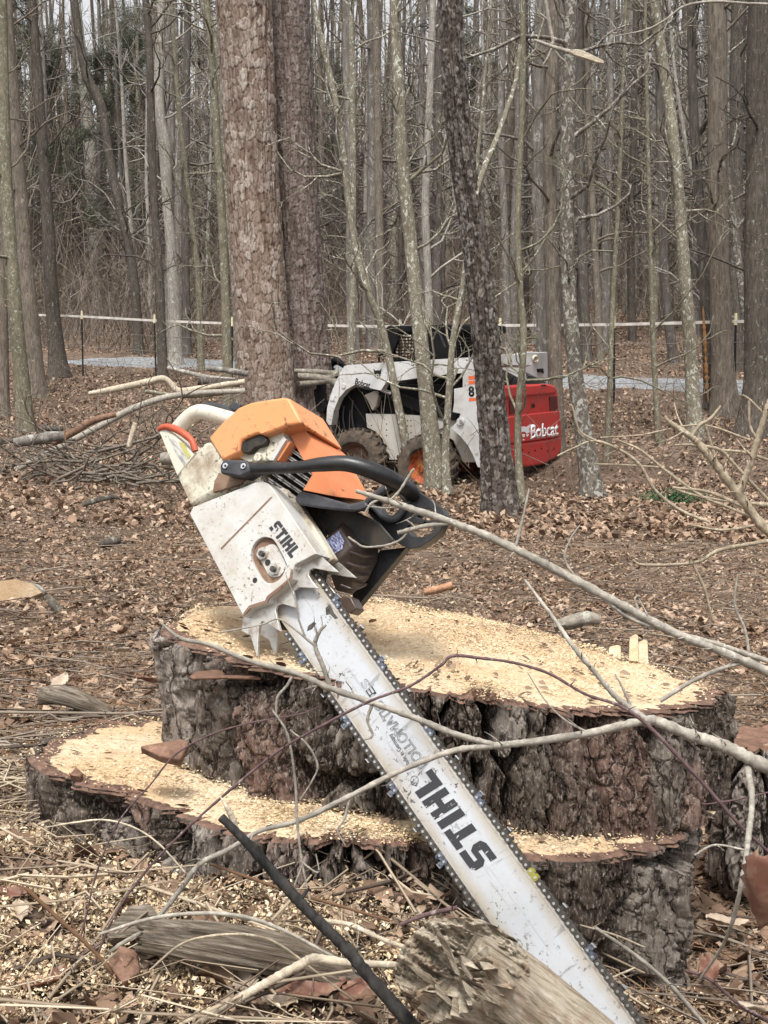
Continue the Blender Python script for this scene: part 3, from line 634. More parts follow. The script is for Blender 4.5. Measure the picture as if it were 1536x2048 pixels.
SW.glyphs('bar_lettering', 'R', (831, 1566), (827, 1557), 9, .0031, M_ink2, gb, 0)
# bare patches where the paint has gone
for q in ([(651, 1216), (660, 1208), (668, 1226), (676, 1236), (670, 1238), (660, 1228), (652, 1230)], [(616, 1252), (628, 1243), (632, 1247), (624, 1258), (614, 1262)]):
    SW.prism('bare_patch', q, .0027, .00315, M_chain, gb)

# chain: drive band + tie straps and cutters, each link a sub-part
chain_path = []
x_s, x_e = SW.S(626, 1143).x, a1 - .03
def path_pt(s):
    """s along the loop from the powerhead on the top rail, round the nose, back along the lower rail"""
    L1 = x_e - x_s
    if s < L1: return Vector((x_s + s, yc + hw, 0)), 0.
    s2 = s - L1; Ln = math.pi * hw * 1.22
    if s2 < Ln:
        t = math.pi / 2 - s2 / Ln * math.pi; return Vector((x_e + (.075 + .0042) * max(math.cos(t), 0) ** .8, yc + hw * math.sin(t), 0)), -(math.pi / 2 - t)
    return Vector((x_e - (s2 - Ln), yc - hw, 0)), math.pi
total = 2 * (x_e - x_s) + math.pi * hw * 1.22 - (SW.S(566, 1255).x - SW.S(626, 1143).x)
n = int(total / pit); pts = [path_pt(i * pit) for i in range(n)]
V = []; Fc = []
for i, (p, _) in enumerate(pts):
    q = pts[min(i + 1, n - 1)][0] - pts[max(i - 1, 0)][0]; q.normalize(); nrm = Vector((-q.y, q.x, 0)) * -1 if False else Vector((-q.y, q.x, 0))
    for (u, z) in ((.0035, .0016), (-.006, .0016), (-.006, -.0016), (.0035, -.0016)): V.append(p + nrm * u + Vector((0, 0, z)))
    if i: Fc += [(4 * (i - 1) + a, 4 * (i - 1) + (a + 1) % 4, 4 * i + (a + 1) % 4, 4 * i + a) for a in range(4)]
chain = mk('chain', V, Fc, M_chain, saw)
def link_mesh(nm, plate, cutter=0):
    """figure-eight side plates with two rivet heads; cutter=+1 near side, -1 far side"""
    parts = []; mats = []
    def add(v, f, mi): parts.append((v, f)); mats.extend([mi] * len(f))
    for z in (.0018, -.0032):
        o = [(-.0092, .001), (-.0078, .0042), (-.0035, .0046), (0, .0034), (.0035, .0046), (.0078, .0042), (.0092, .001), (.0092, -.0015), (.0075, -.0043), (.003, -.0043), (0, -.0034), (-.003, -.0043), (-.0075, -.0043), (-.0092, -.0015)]
        nn = len(o); v = [Vector((x, y, z + .0014)) for x, y in o] + [Vector((x, y, z)) for x, y in o]
        add(v, [list(range(nn)), list(range(2 * nn - 1, nn - 1, -1))] + [[i, nn + i, nn + (i + 1) % nn, (i + 1) % nn] for i in range(nn)], 0)
    for x in (-.00505, .00505):
        for z0, z1 in ((.0032, .0041), (-.0041, -.0032)):
            cr = [(x + .0019 * math.cos(t), .0004 + .0019 * math.sin(t)) for t in np.arange(8) * math.pi / 4]
            v = [Vector((a, b, z1)) for a, b in cr] + [Vector((a, b, z0)) for a, b in cr]
            add(v, [list(range(8)), list(range(15, 7, -1))] + [[i, 8 + i, 8 + (i + 1) % 8, (i + 1) % 8] for i in range(8)], 1)
    if cutter:
        def bx(x0, x1, y0, y1, z0, z1, mi, dy=0):
            v = [Vector((x, y + (dy if x == x1 else 0), z)) for x in (x0, x1) for y in (y0, y1) for z in (z0, z1)]
            add(v, [(0, 1, 3, 2), (4, 6, 7, 5), (0, 4, 5, 1), (2, 3, 7, 6), (0, 2, 6, 4), (1, 5, 7, 3)], mi)
        sz = cutter
        za, zb = (.0030, .0046) if sz > 0 else (-.0046, -.0030)
        bx(-.0088, -.0012, .0035, .0095, za, zb, 0, .0008)
        bx(-.0088, -.0012, .0088, .0103, min(-.001 * sz, zb if sz > 0 else za), max(-.001 * sz, zb if sz > 0 else za), 2, .0008)
        bx(.0045, .0085, .0035, .0078, za, zb, 0, -.002)
    V, Fq = join(parts); me = bpy.data.meshes.new(nm); me.from_pydata([tuple(v) for v in V], [], Fq); me.update()
    me.polygons.foreach_set('material_index', mats)
    bm = bmesh.new(); bm.from_mesh(me); bmesh.ops.recalc_face_normals(bm, faces=bm.faces); bm.to_mesh(me); bm.free()
    for m_ in plate: me.materials.append(m_)
    return me
ms = link_mesh('tie_strap', (M_chain, M_rivet, M_chrome)); mn = link_mesh('cutter', (M_cut, M_rivet, M_chrome), 1); mf = link_mesh('cutter_far', (M_chain, M_rivet, M_chrome), -1)
mg = link_mesh('yellow_strap', (M_gold, M_rivet, M_chrome))
for j in range(0, n - 1, 2):
    a, b = pts[j][0], pts[j + 1][0]; c = (a + b) / 2; dr = math.atan2(b.y - a.y, b.x - a.x); k = (j // 2 + 3) % 6
    me = mn if k == 0 else mf if k == 3 else ms
    nm = 'tie_strap' if me is ms else 'cutter'
    if abs(c.x - SW.S(1079, 1757).x) < pit * .95 and c.y > yc: me = mg
    o = bpy.data.objects.new(nm, me); C.link(o); o.parent = chain; o.location = c; o.rotation_euler = (0, 0, dr)
    if me is mg: o['label'] = 'yellow tie strap'
    elif nm == 'cutter' and me is mn: o['label'] = 'blued cutter tooth'

# sprocket cover (white, right side) with capsule recess
cov = [(379, 1027), (386, 1014), (512, 964), (524, 962), (536, 967), (547, 979), (600, 1058), (634, 1108), (627, 1110), (590, 1129), (586.5, 1139), (584.5, 1158), (569, 1172), (537, 1198), (535, 1206), (500, 1217), (487, 1234)]
def capsule(c1, c2, r, d, n=12):
    A = SW.S(*c1, d); B = SW.S(*c2, d); R = (SW.S(c1[0] + r, c1[1], d) - A).length; th = math.atan2(B.y - A.y, B.x - A.x)
    return [A + Vector((R * math.cos(th + math.pi / 2 + t), R * math.sin(th + math.pi / 2 + t), 0)) for t in np.linspace(0, math.pi, n)] + [B + Vector((R * math.cos(th - math.pi / 2 + t), R * math.sin(th - math.pi / 2 + t), 0)) for t in np.linspace(0, math.pi, n)]
cf = SW.L(cov, .033); cb = [Vector((v.x, v.y, -.016)) for v in cf]
hole = capsule((528, 1106), (543, 1134), 27, .033); hole_b = [Vector((v.x, v.y, .026)) for v in hole]
# face with the recess cut in, sides and rear as one shell
rec = [h.copy() for h in hole]
tri = tessellate_polygon([cf, rec]); V = cf + cb + rec + hole_b; nC = len(cf); nH = len(rec); Fc = []
mp = list(range(nC)) + [2 * nC + i for i in range(nH)]
for t in tri: Fc.append([mp[i] for i in t])
Fc += [[i, (i + 1) % nC, nC + (i + 1) % nC, nC + i] for i in range(nC)]
Fc.append(list(range(2 * nC - 1, nC - 1, -1)))
Fc += [[2 * nC + i, 2 * nC + (i + 1) % nH, 2 * nC + nH + (i + 1) % nH, 2 * nC + nH + i] for i in range(nH)]
cover = mk('sprocket_cover', V, Fc, M_cover, saw); q = cover.modifiers.new('bevel', 'BEVEL'); q.width = .004; q.segments = 3; q.limit_method = 'ANGLE'; q.angle_limit = math.radians(40)
cover.data.shade_smooth(); cover.data.set_sharp_from_angle(angle=math.radians(40))
mk('recess_floor', [v + Vector((0, 0, .0003)) for v in hole_b], [list(range(nH))], M_rust, cover)
mk('recess_plate', [Vector((v.x * .72 + hole_b[0].x * 0 + .28 * np.mean([h.x for h in hole_b]) + .004, v.y * .72 + .28 * np.mean([h.y for h in hole_b]) + .004, .0275)) for v in hole_b], [list(range(nH))], M_cover, cover)
SW.strokes('cover_lettering', block_stihl(), (538, 1056), (582, 1117), 22, .0333, M_ink, cover, shear=.12)
gv = SW.L([(443, 1099), (441, 1096), (540, 995), (545, 993), (543, 997)], .0334); mk('groove_strip', gv, [list(range(5))], M_rust, cover)
def nut(px, py, d, r, parent, sides=6, h=.006, stud=True, nm='bar_nut'):
    o = SW.rod(nm, px, py, d, d + h, r, M_steel, parent, sides, .0006)
    if stud: SW.rod('stud', px - 3, py, d + h, d + h + .006, r * .42, M_chain, o, 12, .0005)
    return o
nut(526, 1107, .026, .0105, cover); nut(549, 1138, .026, .0105, cover)
for (x, y, r) in ((536, 1125, .0048), (510, 1160.5, .0042)): SW.rod('bolt_hole', x, y, .0262 if r > .0045 else .0325, .0285 if r > .0045 else .0336, r, M_engine, cover, 10)
rust_edge = [(487, 1233), (501, 1216), (535, 1205), (538, 1197), (569, 1171), (584, 1157), (586, 1139), (582, 1138), (579, 1155), (566, 1167), (534, 1192), (530, 1201), (498, 1211), (486, 1227)]
SW.prism('rusty_seam', rust_edge, .031, .0334, M_rust, cover)
# side wall grime: far half of the cover visible past the ridge
SW.prism('cover_backplate', [(548, 980, .0), (566, 975), (600, 1010), (640, 1072), (667, 1118), (656, 1125), (634, 1112)], -.02, -.004, M_house, saw, bevel=.002)

spk = [(633.4, 1105.4), (677.3, 1144.5), (656.8, 1142.5), (627.5, 1136.6), (618.7, 1140.5), (616.8, 1150.3), (621.6, 1158), (635.3, 1176.7), (598.2, 1174.7), (587.5, 1181.6), (588.4, 1193.3), (595.3, 1217), (565, 1208), (554.3, 1211.8), (551, 1220.6), (555.2, 1240), (561, 1263), (535, 1246), (524, 1242), (518, 1252), (516, 1275), (514.2, 1318.3), (506.4, 1291), (500.5, 1271.4), (482, 1261.6), (484, 1250), (487, 1234), (500.5, 1216.7), (535.7, 1207), (537.6, 1197), (568.9, 1171.8), (584.5, 1158), (586.5, 1138.6), (590.4, 1128.8), (627.5, 1109.3)]
so_ = SW.prism('bumper_spike', spk, .012, .0175, M_steel, saw, bevel=.0009)
for px, py in ((593.3, 1136.6), (514.2, 1207)): nut(px, py, .0175, .0066, so_, 10, .005, False, 'spike_bolt'); SW.rod('stud', px - 3, py, .0225, .029, .0038, M_rivet, so_, 10, .0008)
q = SW.L(spk, .0175); o = loft('bumper_spike', [Vector((v.x, v.y, -.032)) for v in q], [Vector((v.x, v.y, -.0375)) for v in q], M_steel, saw, bevel=.0009)
SW.prism('bar_mount', [(590, 1128), (625, 1110), (640, 1130), (632, 1170), (600, 1240), (560, 1258), (530, 1240), (505, 1215), (560, 1165)], -.03, -.005, M_engine, saw)

# crankcase mass behind everything
SW.hull('crankcase', [(x, y, d) for x, y in ((425, 985), (470, 925), (560, 880), (596, 905), (632, 1000), (655, 1065), (650, 1110), (620, 1150), (560, 1200), (500, 1190), (420, 1040)) for d in (-.05, -.105)], M_engine, saw, .004)
# rear housing, rear handle
SW.prism('rear_housing', [(354, 953), (362, 938), (411, 883), (425, 884), (461, 921), (499, 930), (500, 962), (470, 972), (429, 985), (397, 1003), (383, 1015)], -.085, .018, M_house, saw, bevel=.006)
SW.prism('mud_patch', [(437, 945), (470, 955), (495, 957), (480, 968), (440, 981), (425, 985), (428, 965)], .012, .0195, M_rust, saw, bevel=.001)
st = SW.prism('rear_handle', [(317.5, 861), (320, 856), (328, 855), (341, 864), (360, 881), (376, 898), (389, 908), (366, 937), (355, 953)], -.05, .008, M_handle, saw, bevel=.006)
SW.prism('sticker', [(337, 876), (350, 880), (360, 893), (375, 915), (368, 932), (352, 908)], .006, .0085, M_tape, st); SW.prism('sticker', [(357, 884), (367, 886), (381, 911), (376, 918), (368, 905)], .0065, .009, M_yel, st)
hd = SW.tube('handle_loop', [(340, 872, -.02), (354, 858, -.02), (368, 843, -.02), (386, 828, -.02), (406, 824, -.02), (440, 832, -.02), (475, 842, -.02)], [.0105, .0115, .0125, .0125, .0125, .0125], M_handle, saw, 40, 16)
SW.tube('handle_grip', [(390, 815, -.022), (410, 812, -.022), (435, 814, -.022), (470, 823, -.022)], [.004, .006, .006, .006], M_guard, hd, 24, 10)
SW.prism('throttle_trigger', [(456, 812), (466, 803), (481, 808), (476, 822), (462, 820)], -.03, -.015, M_guard, hd, bevel=.002)
SW.tube('throttle_lock', [(319, 859, .006), (325, 855, .008), (336, 853.5, .009), (357, 861, .009), (375, 873, .009), (385, 884, .008), (391, 902, .006)], [.0045, .005, .0058, .0062, .0055, .0052], M_red, saw, 36, 10)

# top cover: large orange shell with a sloping front
side = [(417, 875), (440, 849), (477, 814.6), (502, 804.5), (540, 798), (566, 794.4), (578, 797), (603, 845), (574, 851), (545, 863), (526, 871), (520, 866), (505, 870), (483.6, 879), (478, 889), (478, 903), (445.3, 921.5)]
D0, D1 = .022, -.085
fr = SW.L(side, D0); bk = [Vector((v.x + .003, v.y - .006, D1)) for v in fr]
bk[6] = SW.S(648, 839, D1); bk[7] = SW.S(688, 902, D1); bk[5] = SW.S(633, 830, D1)
loft('top_cover', fr, bk, M_orange, saw, bevel=.0045, smooth=30)
SW.prism('cover_shadow_gap', [(530, 874), (574, 853), (600, 850), (618, 862), (612, 866), (600, 860), (570, 866)], -.06, -.014, M_engine, saw)  # solid dark piece standing in for the shade between cover and shroud
# metal bracket and speckled carburettor box
SW.prism('intake_box', [(470, 912), (545, 866), (566, 860), (566, 872), (541, 921), (500, 925)], -.06, .006, M_house, saw, bevel=.002)
br = SW.prism('chain_catcher', [(479, 891), (486, 884), (519, 868), (527, 870), (534, 880), (529, 889), (512, 894), (499, 906), (490, 907), (481, 900)], .002, .016, M_engine, saw, bevel=.002)
for x, y in ((522, 880), (493, 888), (493, 897)): SW.rod('bolt_hole', x, y, .0155, .0164, .003, M_blk, br, 10)
SW.rod('screw_boss', 518, 915, .004, .012, .007, M_house, saw, 14, .001)
SW.prism('white_trim', [(566, 871), (572, 879), (546, 922), (538, 921)], -.02, .008, M_cover, saw, bevel=.001)
SW.prism('orange_trim', [(575, 881), (581, 884), (557, 922), (549, 922)], -.02, .002, M_orange2, saw, bevel=.001)
# fan shroud in front
sh = [(579, 870), (602, 855), (607, 855), (650, 912), (652, 950), (671, 993), (650, 989), (631, 985), (606, 980), (625, 949), (604, 915)]
f_ = SW.L(sh, -.012)
bk = [Vector((v.x, v.y, -.1)) for v in f_]
bk[2] = SW.S(638, 873, -.07); bk[3] = SW.S(692, 911, -.09); bk[4] = SW.S(729, 977, -.09); bk[5] = SW.S(731, 1000, -.08); bk[6] = SW.S(715, 1006, -.08)
shr = loft('fan_shroud', f_, bk, M_orange2, saw, bevel=.003, smooth=30)
pl = [SW.S(634, 876, -.055), SW.S(655, 886, -.066), SW.S(691, 917, -.09), SW.S(688, 928, -.087), SW.S(654, 918, -.052), SW.S(645, 902, -.046)]
nm_ = (pl[1] - pl[0]).cross(pl[3] - pl[0]).normalized(); nm_ = nm_ if nm_.z > 0 else -nm_
lp = mk('label_plate', [p + nm_ * .006 for p in pl], [list(range(6))], M_lab, shr)
for i in range(3): pass
SW.tube('shroud_hole', [(636, 896, -.03), (646, 908, -.034)], .0045, M_engine, shr, 8, 10)
# cylinder cooling fins, each a plate
SW.prism('cylinder', [(548, 915), (566, 888), (580, 873), (605, 915), (626, 950), (607, 982), (596, 1004), (548, 968), (530, 950)], -.09, -.04, M_engine, saw)
M_fin = dirty('fin_aluminium', (.3, .29, .28), (.05, .045, .04), 90, .55, .5, (.1, .09, .08), (.4, .7), 20, .7)
for i in range(15):
    t = i / 14.; x = 586 - 60 * t + (6 if i % 2 else 0); y = 880 + 86 * t; L = 72 - 10 * t
    x1_, y1_ = x + L, y + L * .70
    if t < .35: x1_, y1_ = x + 62 - 20 * t, y + (62 - 20 * t) * .7
    SW.prism('cooling_fin', [(x, y), (x1_, y1_), (x1_ - 1, y1_ + 2), (x - 1, y + 2)], -.06, -.014, M_fin, saw)
# muffler
mu = SW.hull('muffler', [(649, 1076, -.03), (682, 1054, -.03), (704, 1092, -.03), (672, 1124, -.03), (690, 1040, -.06), (709, 1049, -.09), (747, 1066, -.10), (759, 1097, -.10), (756, 1124, -.10), (738, 1160, -.09), (705, 1191, -.075), (672, 1184, -.06), (660, 1150, -.04)], M_muff, saw, .006)
SW.prism('foil_sticker', [(652, 1080), (678, 1062), (688, 1082), (684, 1098), (668, 1108)], -.031, -.0285, M_blue, mu)
for k in range(4):
    x, y = 700 + k * 2 - 8 * k, 1104 + 22 * k
    SW.tube('muffler_rib', [(x, y, -.031 - .004 * k), (x + 26, y + 8, -.05), (x + 50, y + 8 - 3 * k, -.085)], .0022, M_muff, mu, 10, 6)
SW.prism('muffler_guard', [(704, 1190), (760, 1100), (813, 1094), (711, 1217)], -.115, -.1, M_blk, saw, bevel=.001)
SW.prism('front_foot', [(668, 1190), (701, 1193), (713, 1217), (700, 1228), (678, 1215)], -.06, -.035, M_muff, saw, bevel=.002)
SW.hull('front_plate', [(x, y, d) for x, y in ((622, 1000), (650, 1010), (705, 1020), (760, 1045), (790, 1080), (760, 1100), (700, 1060), (655, 1070)) for d in (-.05, -.1)], M_engine, saw, .003)
# hand guard
hg = SW.prism('hand_guard', [(589, 998), (600, 982), (632, 989), (678, 1002), (699, 1008), (731, 1002), (738, 1012), (726, 1019), (705, 1023), (663, 1019), (630, 1015), (597, 1010)], -.075, .012, M_guard, saw, bevel=.003, back=[(609, 1000), (619, 988), (650, 995), (690, 1007), (708, 1012), (735, 1006), (741, 1014), (731, 1021), (712, 1026), (672, 1022), (645, 1018), (612, 1012)])
SW.prism('guard_frame', [(732, 1004), (757, 989), (780, 968), (797, 961.5), (809, 967), (851, 992), (882, 1016), (890, 1030), (888, 1042), (880, 1063), (861, 1081), (840, 1094), (820, 1098), (800, 1089), (762, 1058), (738, 1028)], -.098, -.08, M_blk, saw,
         holes=([(754, 1005), (788, 984), (803, 997), (811, 1013), (790, 1034), (772, 1033)], [(833, 1034), (846, 1020), (857, 1017), (872, 1028), (874, 1040), (858, 1041)], [(812, 1054), (829, 1046), (864, 1052), (870, 1061), (848, 1074), (824, 1073)]), bevel=.003)
SW.tube('guard_strap', [(738, 1004, -.078), (757, 1024, -.074), (772, 1037, -.07), (790, 1037, -.072), (803, 1024, -.076), (820, 1000, -.08)], [.005, .0055, .006, .006, .0055, .005], M_guard, saw, 30, 10)
SW.tube('guard_strap', [(735, 1005, -.075), (752, 992, -.072), (772, 976, -.072), (790, 964, -.074), (803, 963, -.078)], [.006, .0065, .007, .0065, .006], M_guard, saw, 30, 10)
# front handle: mount block, two screws, swept tube
mb = SW.prism('handle_mount', [(440, 930), (447, 919), (490, 919.5), (498, 928), (498, 944), (483, 953), (441, 947)], .016, .05, M_guard, saw, bevel=.003)
for x, y in ((450.6, 931.6), (486.6, 932.3)):
    o = SW.rod('screw', x, y, .05, .0525, .0046, M_chrome, mb, 16, .0008); SW.rod('screw_socket', x, y, .0524, .0529, .0022, M_blk, o, 8)
SW.tube('front_handle', [(488, 935, .036), (515, 938, .038), (540, 937, .04), (600, 934, .04), (640, 929, .036), (690, 927, .026), (735, 938, .01), (775, 955, -.015), (808, 975, -.05), (826, 990, -.085), (835, 1005, -.13), (830, 1020, -.17)], [.0105, .0092, .0088, .0088, .0095, .0112, .012, .0125, .013, .013, .0135, .0125, .012, .011], M_blk, saw, 80, 20)
# ------------------------------------------------------------------ skid steer loader
M_white = dirty('loader_white', (.62, .62, .62), (.25, .21, .17), 34, .64, .42, (.38, .34, .28), (.45, .75), 4, .75)
M_wdirt = dirty('loader_white_muddy', (.52, .5, .46), (.25, .2, .15), 26, .68, .55, (.36, .28, .2), (.42, .75), 3.5, .8, st=(1, 1, .5))
M_redp = dirty('loader_red', (.56, .03, .03), (.14, .03, .025), 34, .62, .45, (.36, .07, .06), (.42, .72), 7, .75)
M_lblk = dirty('loader_black', (.009, .009, .01), (.05, .045, .04), 40, .7, .6, (.03, .026, .022), (.45, .75), 6, .5, spec=.15)
M_rimd = dirty('muddy_rim', (.12, .045, .03), (.1, .07, .05), 24, .5, .8, (.14, .1, .07), (.35, .6), 9, .9)
M_lamp = NT('tail_lamp', .3); M_lamp.col((.1, .012, .015)); M_lamp = M_lamp.m
M_tyre = dirty('tyre_rubber', (.045, .042, .038), (.16, .12, .09), 22, .56, .9, (.16, .12, .09), (.35, .65), 8, .8, spec=.1)
M_rim = dirty('rim_orange', (.36, .07, .025), (.1, .04, .025), 24, .56, .6, (.55, .28, .05), (.45, .65), 9, .7)
M_dec_o = NT('orange_decal', .5); M_dec_o.col((.75, .16, .06)); M_dec_o = M_dec_o.m
M_dec_k = NT('black_decal', .5); M_dec_k.col((.012, .012, .012)); M_dec_k = M_dec_k.m
M_dec_w = NT('white_decal', .5); M_dec_w.col((.82, .82, .82)); M_dec_w = M_dec_w.m
PSI = math.radians(25)
BP = at(847, 932, 16.4)
LF = Frame(BP, (-math.sin(PSI), -math.cos(PSI), 0), (math.cos(PSI), -math.sin(PSI), -.03))
gz = float(zt(BP.x + .2, BP.y + .5)); print('loader ground', gz, 'wheel bottom', BP.z - .37)
ld = empty('skid_steer_loader', 'white and red skid steer loader with black cab parked among the trees', 'loader', mat=LF.M)
def P(nm, pts, d0, d1, mat, par=ld, **k): return LF.prism(nm, pts, d0, d1, mat, par, **k)
# hull of the machine
P('chassis', [(731, 827), (745, 829), (850, 831), (905, 838), (950, 846), (1002, 860), (1002, 905), (950, 925), (925, 925), (905, 880), (870, 862), (835, 868), (812, 888), (798, 919), (778, 919), (766, 880), (750, 862), (733, 855)], -1.42, -.26, M_wdirt, bevel=.012)
P('side_panel', [(731.7, 827.5), (790, 828.5), (848, 831.6), (900, 848), (880, 858), (850, 864), (825, 876), (810, 892), (798, 919), (778.5, 919), (765, 877.5), (752, 863), (735, 855)], -.26, -.235, M_wdirt)
for x, y in ((743, 851), (773, 848), (773, 860), (773, 871), (815, 841), (822, 841), (815, 852), (822, 852), (822, 865), (817, 868)): LF.rod('bolt_hole', x, y, -.236, -.232, .008, M_lblk, ld, 8)
P('engine_body', [(752, 790), (765, 770), (905, 770), (960, 760), (1000, 790), (1002, 850), (900, 838), (850, 832), (752, 830)], -1.25, -.34, M_lblk)
# boom arms, left one traced, right one a copy further away
arm = [(652.5, 842), (654, 815), (661, 790), (669, 769), (679, 748), (689, 731.7), (700, 730), (773, 725), (860, 719.5), (940, 715), (966, 714), (984, 800), (986, 932), (965, 936), (955, 934), (946, 911), (935, 890), (921, 873), (902, 857), (912, 845), (917, 838), (921, 827.5), (905, 824), (908, 806.6), (908, 777.5), (925.4, 775), (925.4, 746), (860, 753), (790, 763), (772, 765), (762, 781), (755, 780), (736, 775.4), (711, 769), (692, 780), (677.5, 797), (667, 823), (663, 850), (657, 850)]
la = P('boom_arm', arm, -.2, -.07, M_white, bevel=.008)
ra = la.copy(); C.link(ra); ra.location = (0, 0, -1.2)
P('cross_bar', [(985, 713), (998, 709), (1000, 730), (985, 735)], -1.3, -.2, M_white)
for x, y in ((921, 843), (687, 772), (664, 797)): LF.rod('pivot_pin', x, y, -.07, -.045 if x > 900 else -.06, .045 if x > 900 else .03, M_white, la, 18, .004); 
LF.rod('pivot_bolt', 922, 843, -.045, -.03, .02, M_chrome, la, 8)
LF.glyphs('arm_lettering', 'Bobcat', (709.5, 767.5), (739, 776.5), 12, -.0685, M_dec_k, la, thick=.002, bold=.015)
# wild-cat head decal
def cathead(nm, cx, cy, s, d, mat, par, fr, light=False):
    pol = [[(-9, 9), (-7, 2), (-8, -1), (-4, -4), (-2, -1), (2, -1), (4, -4), (8, -1), (7, 2), (9, 9), (4, 5), (0, 6), (-4, 5)], [(-7, -4), (-5, -8), (-3.5, -6), (-4, -4)], [(7, -4), (5, -8), (3.5, -6), (4, -4)], [(-2, -4), (2, -4), (1.2, -8), (-1.2, -8)], [(-1, -12), (1, -12), (1, -10.4), (-1, -10.4)]]
    parts = []
    for q in pol:
        f = [fr.S(cx + s * x, cy - s * y, d) for x, y in q]; n = len(f)
        parts.append(([v + Vector((0, 0, .002)) for v in f] + f, [list(t) for t in tessellate_polygon([f])] + [[i, (i + 1) % n, n + (i + 1) % n, n + i] for i in range(n)]))
    return mk(nm, *join(parts), mat, par)
cathead('cat_emblem', 755, 746, .95, -.0685, M_dec_k, la, LF)
for q in ([(937, 752), (958, 751), (958, 758.5), (937, 759.5)], [(937, 761.5), (958, 760.5), (958, 768), (937, 769)], [(937.5, 796), (962, 795), (962, 801.5), (937.5, 802.5)]): P('orange_stripe', q, -.0705, -.068, M_dec_o, la)
LF.glyphs('model_number', '8', (937.5, 792.5), (949, 792), 20, -.068, M_dec_k, la, thick=.002, bold=.03)
# lift cylinder and front tilt gear inside the arm
P('lift_cylinder', [(758, 778), (790, 783), (921, 829), (914, 842), (850, 830), (790, 806), (756, 790)], -.34, -.22, M_lblk, bevel=.01)
LF.tube('cylinder_rod', [(763, 780, -.2), (783, 787, -.2)], .022, M_chrome, ld, 6, 10)
P('front_upright', [(668, 858), (670, 825), (680, 800), (694, 783), (712, 773), (735, 780), (734, 858), (700, 872), (676, 866)], -.95, -.3, M_lblk, bevel=.02)
P('tilt_link', [(728, 790), (748, 782), (757, 790), (752, 812), (744, 822), (738, 808)], -.3, -.2, M_wdirt, bevel=.01)
LF.tube('hydraulic_hose', [(688, 812, -.28), (686, 835, -.26), (690, 862, -.28)], .012, M_guard, ld, 14, 8); LF.tube('hydraulic_hose', [(706, 800, -.28), (704, 830, -.25), (708, 860, -.28)], .012, M_guard, ld, 14, 8)
# grapple in front
gr = P('grapple_plate', [(590, 735), (612, 733), (642, 762), (648, 785), (650, 830), (645, 852), (618, 850), (610, 820), (604, 800), (588, 770)], -1.1, -.35, M_lblk, bevel=.02)
LF.tube('red_bar', [(586, 731, -.3), (605, 748, -.3), (626, 766, -.3)], [.018, .022, .022], M_redp, gr, 8, 10)
P('grapple_arm', [(622, 772), (630, 760), (642, 764), (644, 800), (652, 812), (648, 825), (626, 822), (620, 800)], -.34, -.2, M_lblk, gr, bevel=.01)
LF.rod('pin', 629, 774, -.2, -.18, .03, M_chrome, gr, 12)
LF.tube('grapple_tine', [(690, 733, -.9), (672, 722, -.9), (655, 735, -.9), (640, 755, -.9)], [.03, .05, .05, .04], M_lblk, gr, 16, 8)
# cab: roof, posts, side mesh, dark centre panel
P('cab_roof', [(771, 655), (776, 651.5), (860, 650), (935, 648), (958, 648), (958, 664), (860, 664), (790, 668), (773, 664)], -1.28, -.36, M_lblk, bevel=.02)
P('cab_post', [(774, 662), (790, 664), (796, 680), (788, 700), (782, 718), (776, 718), (779, 690)], -.42, -.36, M_lblk, bevel=.006)
P('cab_post', [(940, 664), (958, 664), (962, 716), (945, 716)], -.42, -.36, M_lblk, bevel=.006)
P('cab_panel', [(846, 662), (900, 661), (912, 690), (900, 717), (848, 720)], -.45, -.37, M_lblk, bevel=.01)
P('panel_rib', [(853, 664), (880, 663), (892, 694), (889, 695), (877, 667), (854, 668)], -.372, -.366, M_guard)
P('cab_back', [(776, 662), (960, 660), (962, 765), (905, 800), (780, 800)], -1.26, -1.22, M_lblk, holes=[[(784, 668), (848, 667), (848, 715), (786, 716)]])
V = []
def meshgrid(x0, x1, y0, y1, nx, ny, skew):
    o = []
    for i in range(nx + 1):
        x = x0 + (x1 - x0) * i / nx; o.append([(x, y0, -.4), (x + skew, y1, -.4)])
    for j in range(ny + 1):
        y = y0 + (y1 - y0) * j / ny; o.append([(x0, y, -.4), (x1, y, -.4)])
    V = []; Fc = []
    for q in o:
        v, f = tube([list(LF.S(*p)) for p in q], .007, 2, 4); k = len(V); V += v; Fc += [[i + k for i in t] for t in f]
    return V, Fc
mk('cab_mesh', *meshgrid(786, 848, 668, 720, 10, 8, -2), M_lblk, ld); mk('cab_mesh', *meshgrid(903, 945, 664, 715, 7, 8, 2), M_lblk, ld); mk('cab_mesh', *meshgrid(765, 812, 766, 800, 7, 5, 1), M_lblk, ld)
LF.tube('grab_handle', [(758, 724, -.5), (758, 713, -.5), (762, 709, -.5), (768, 710, -.5)], .012, M_lblk, ld, 12, 8)
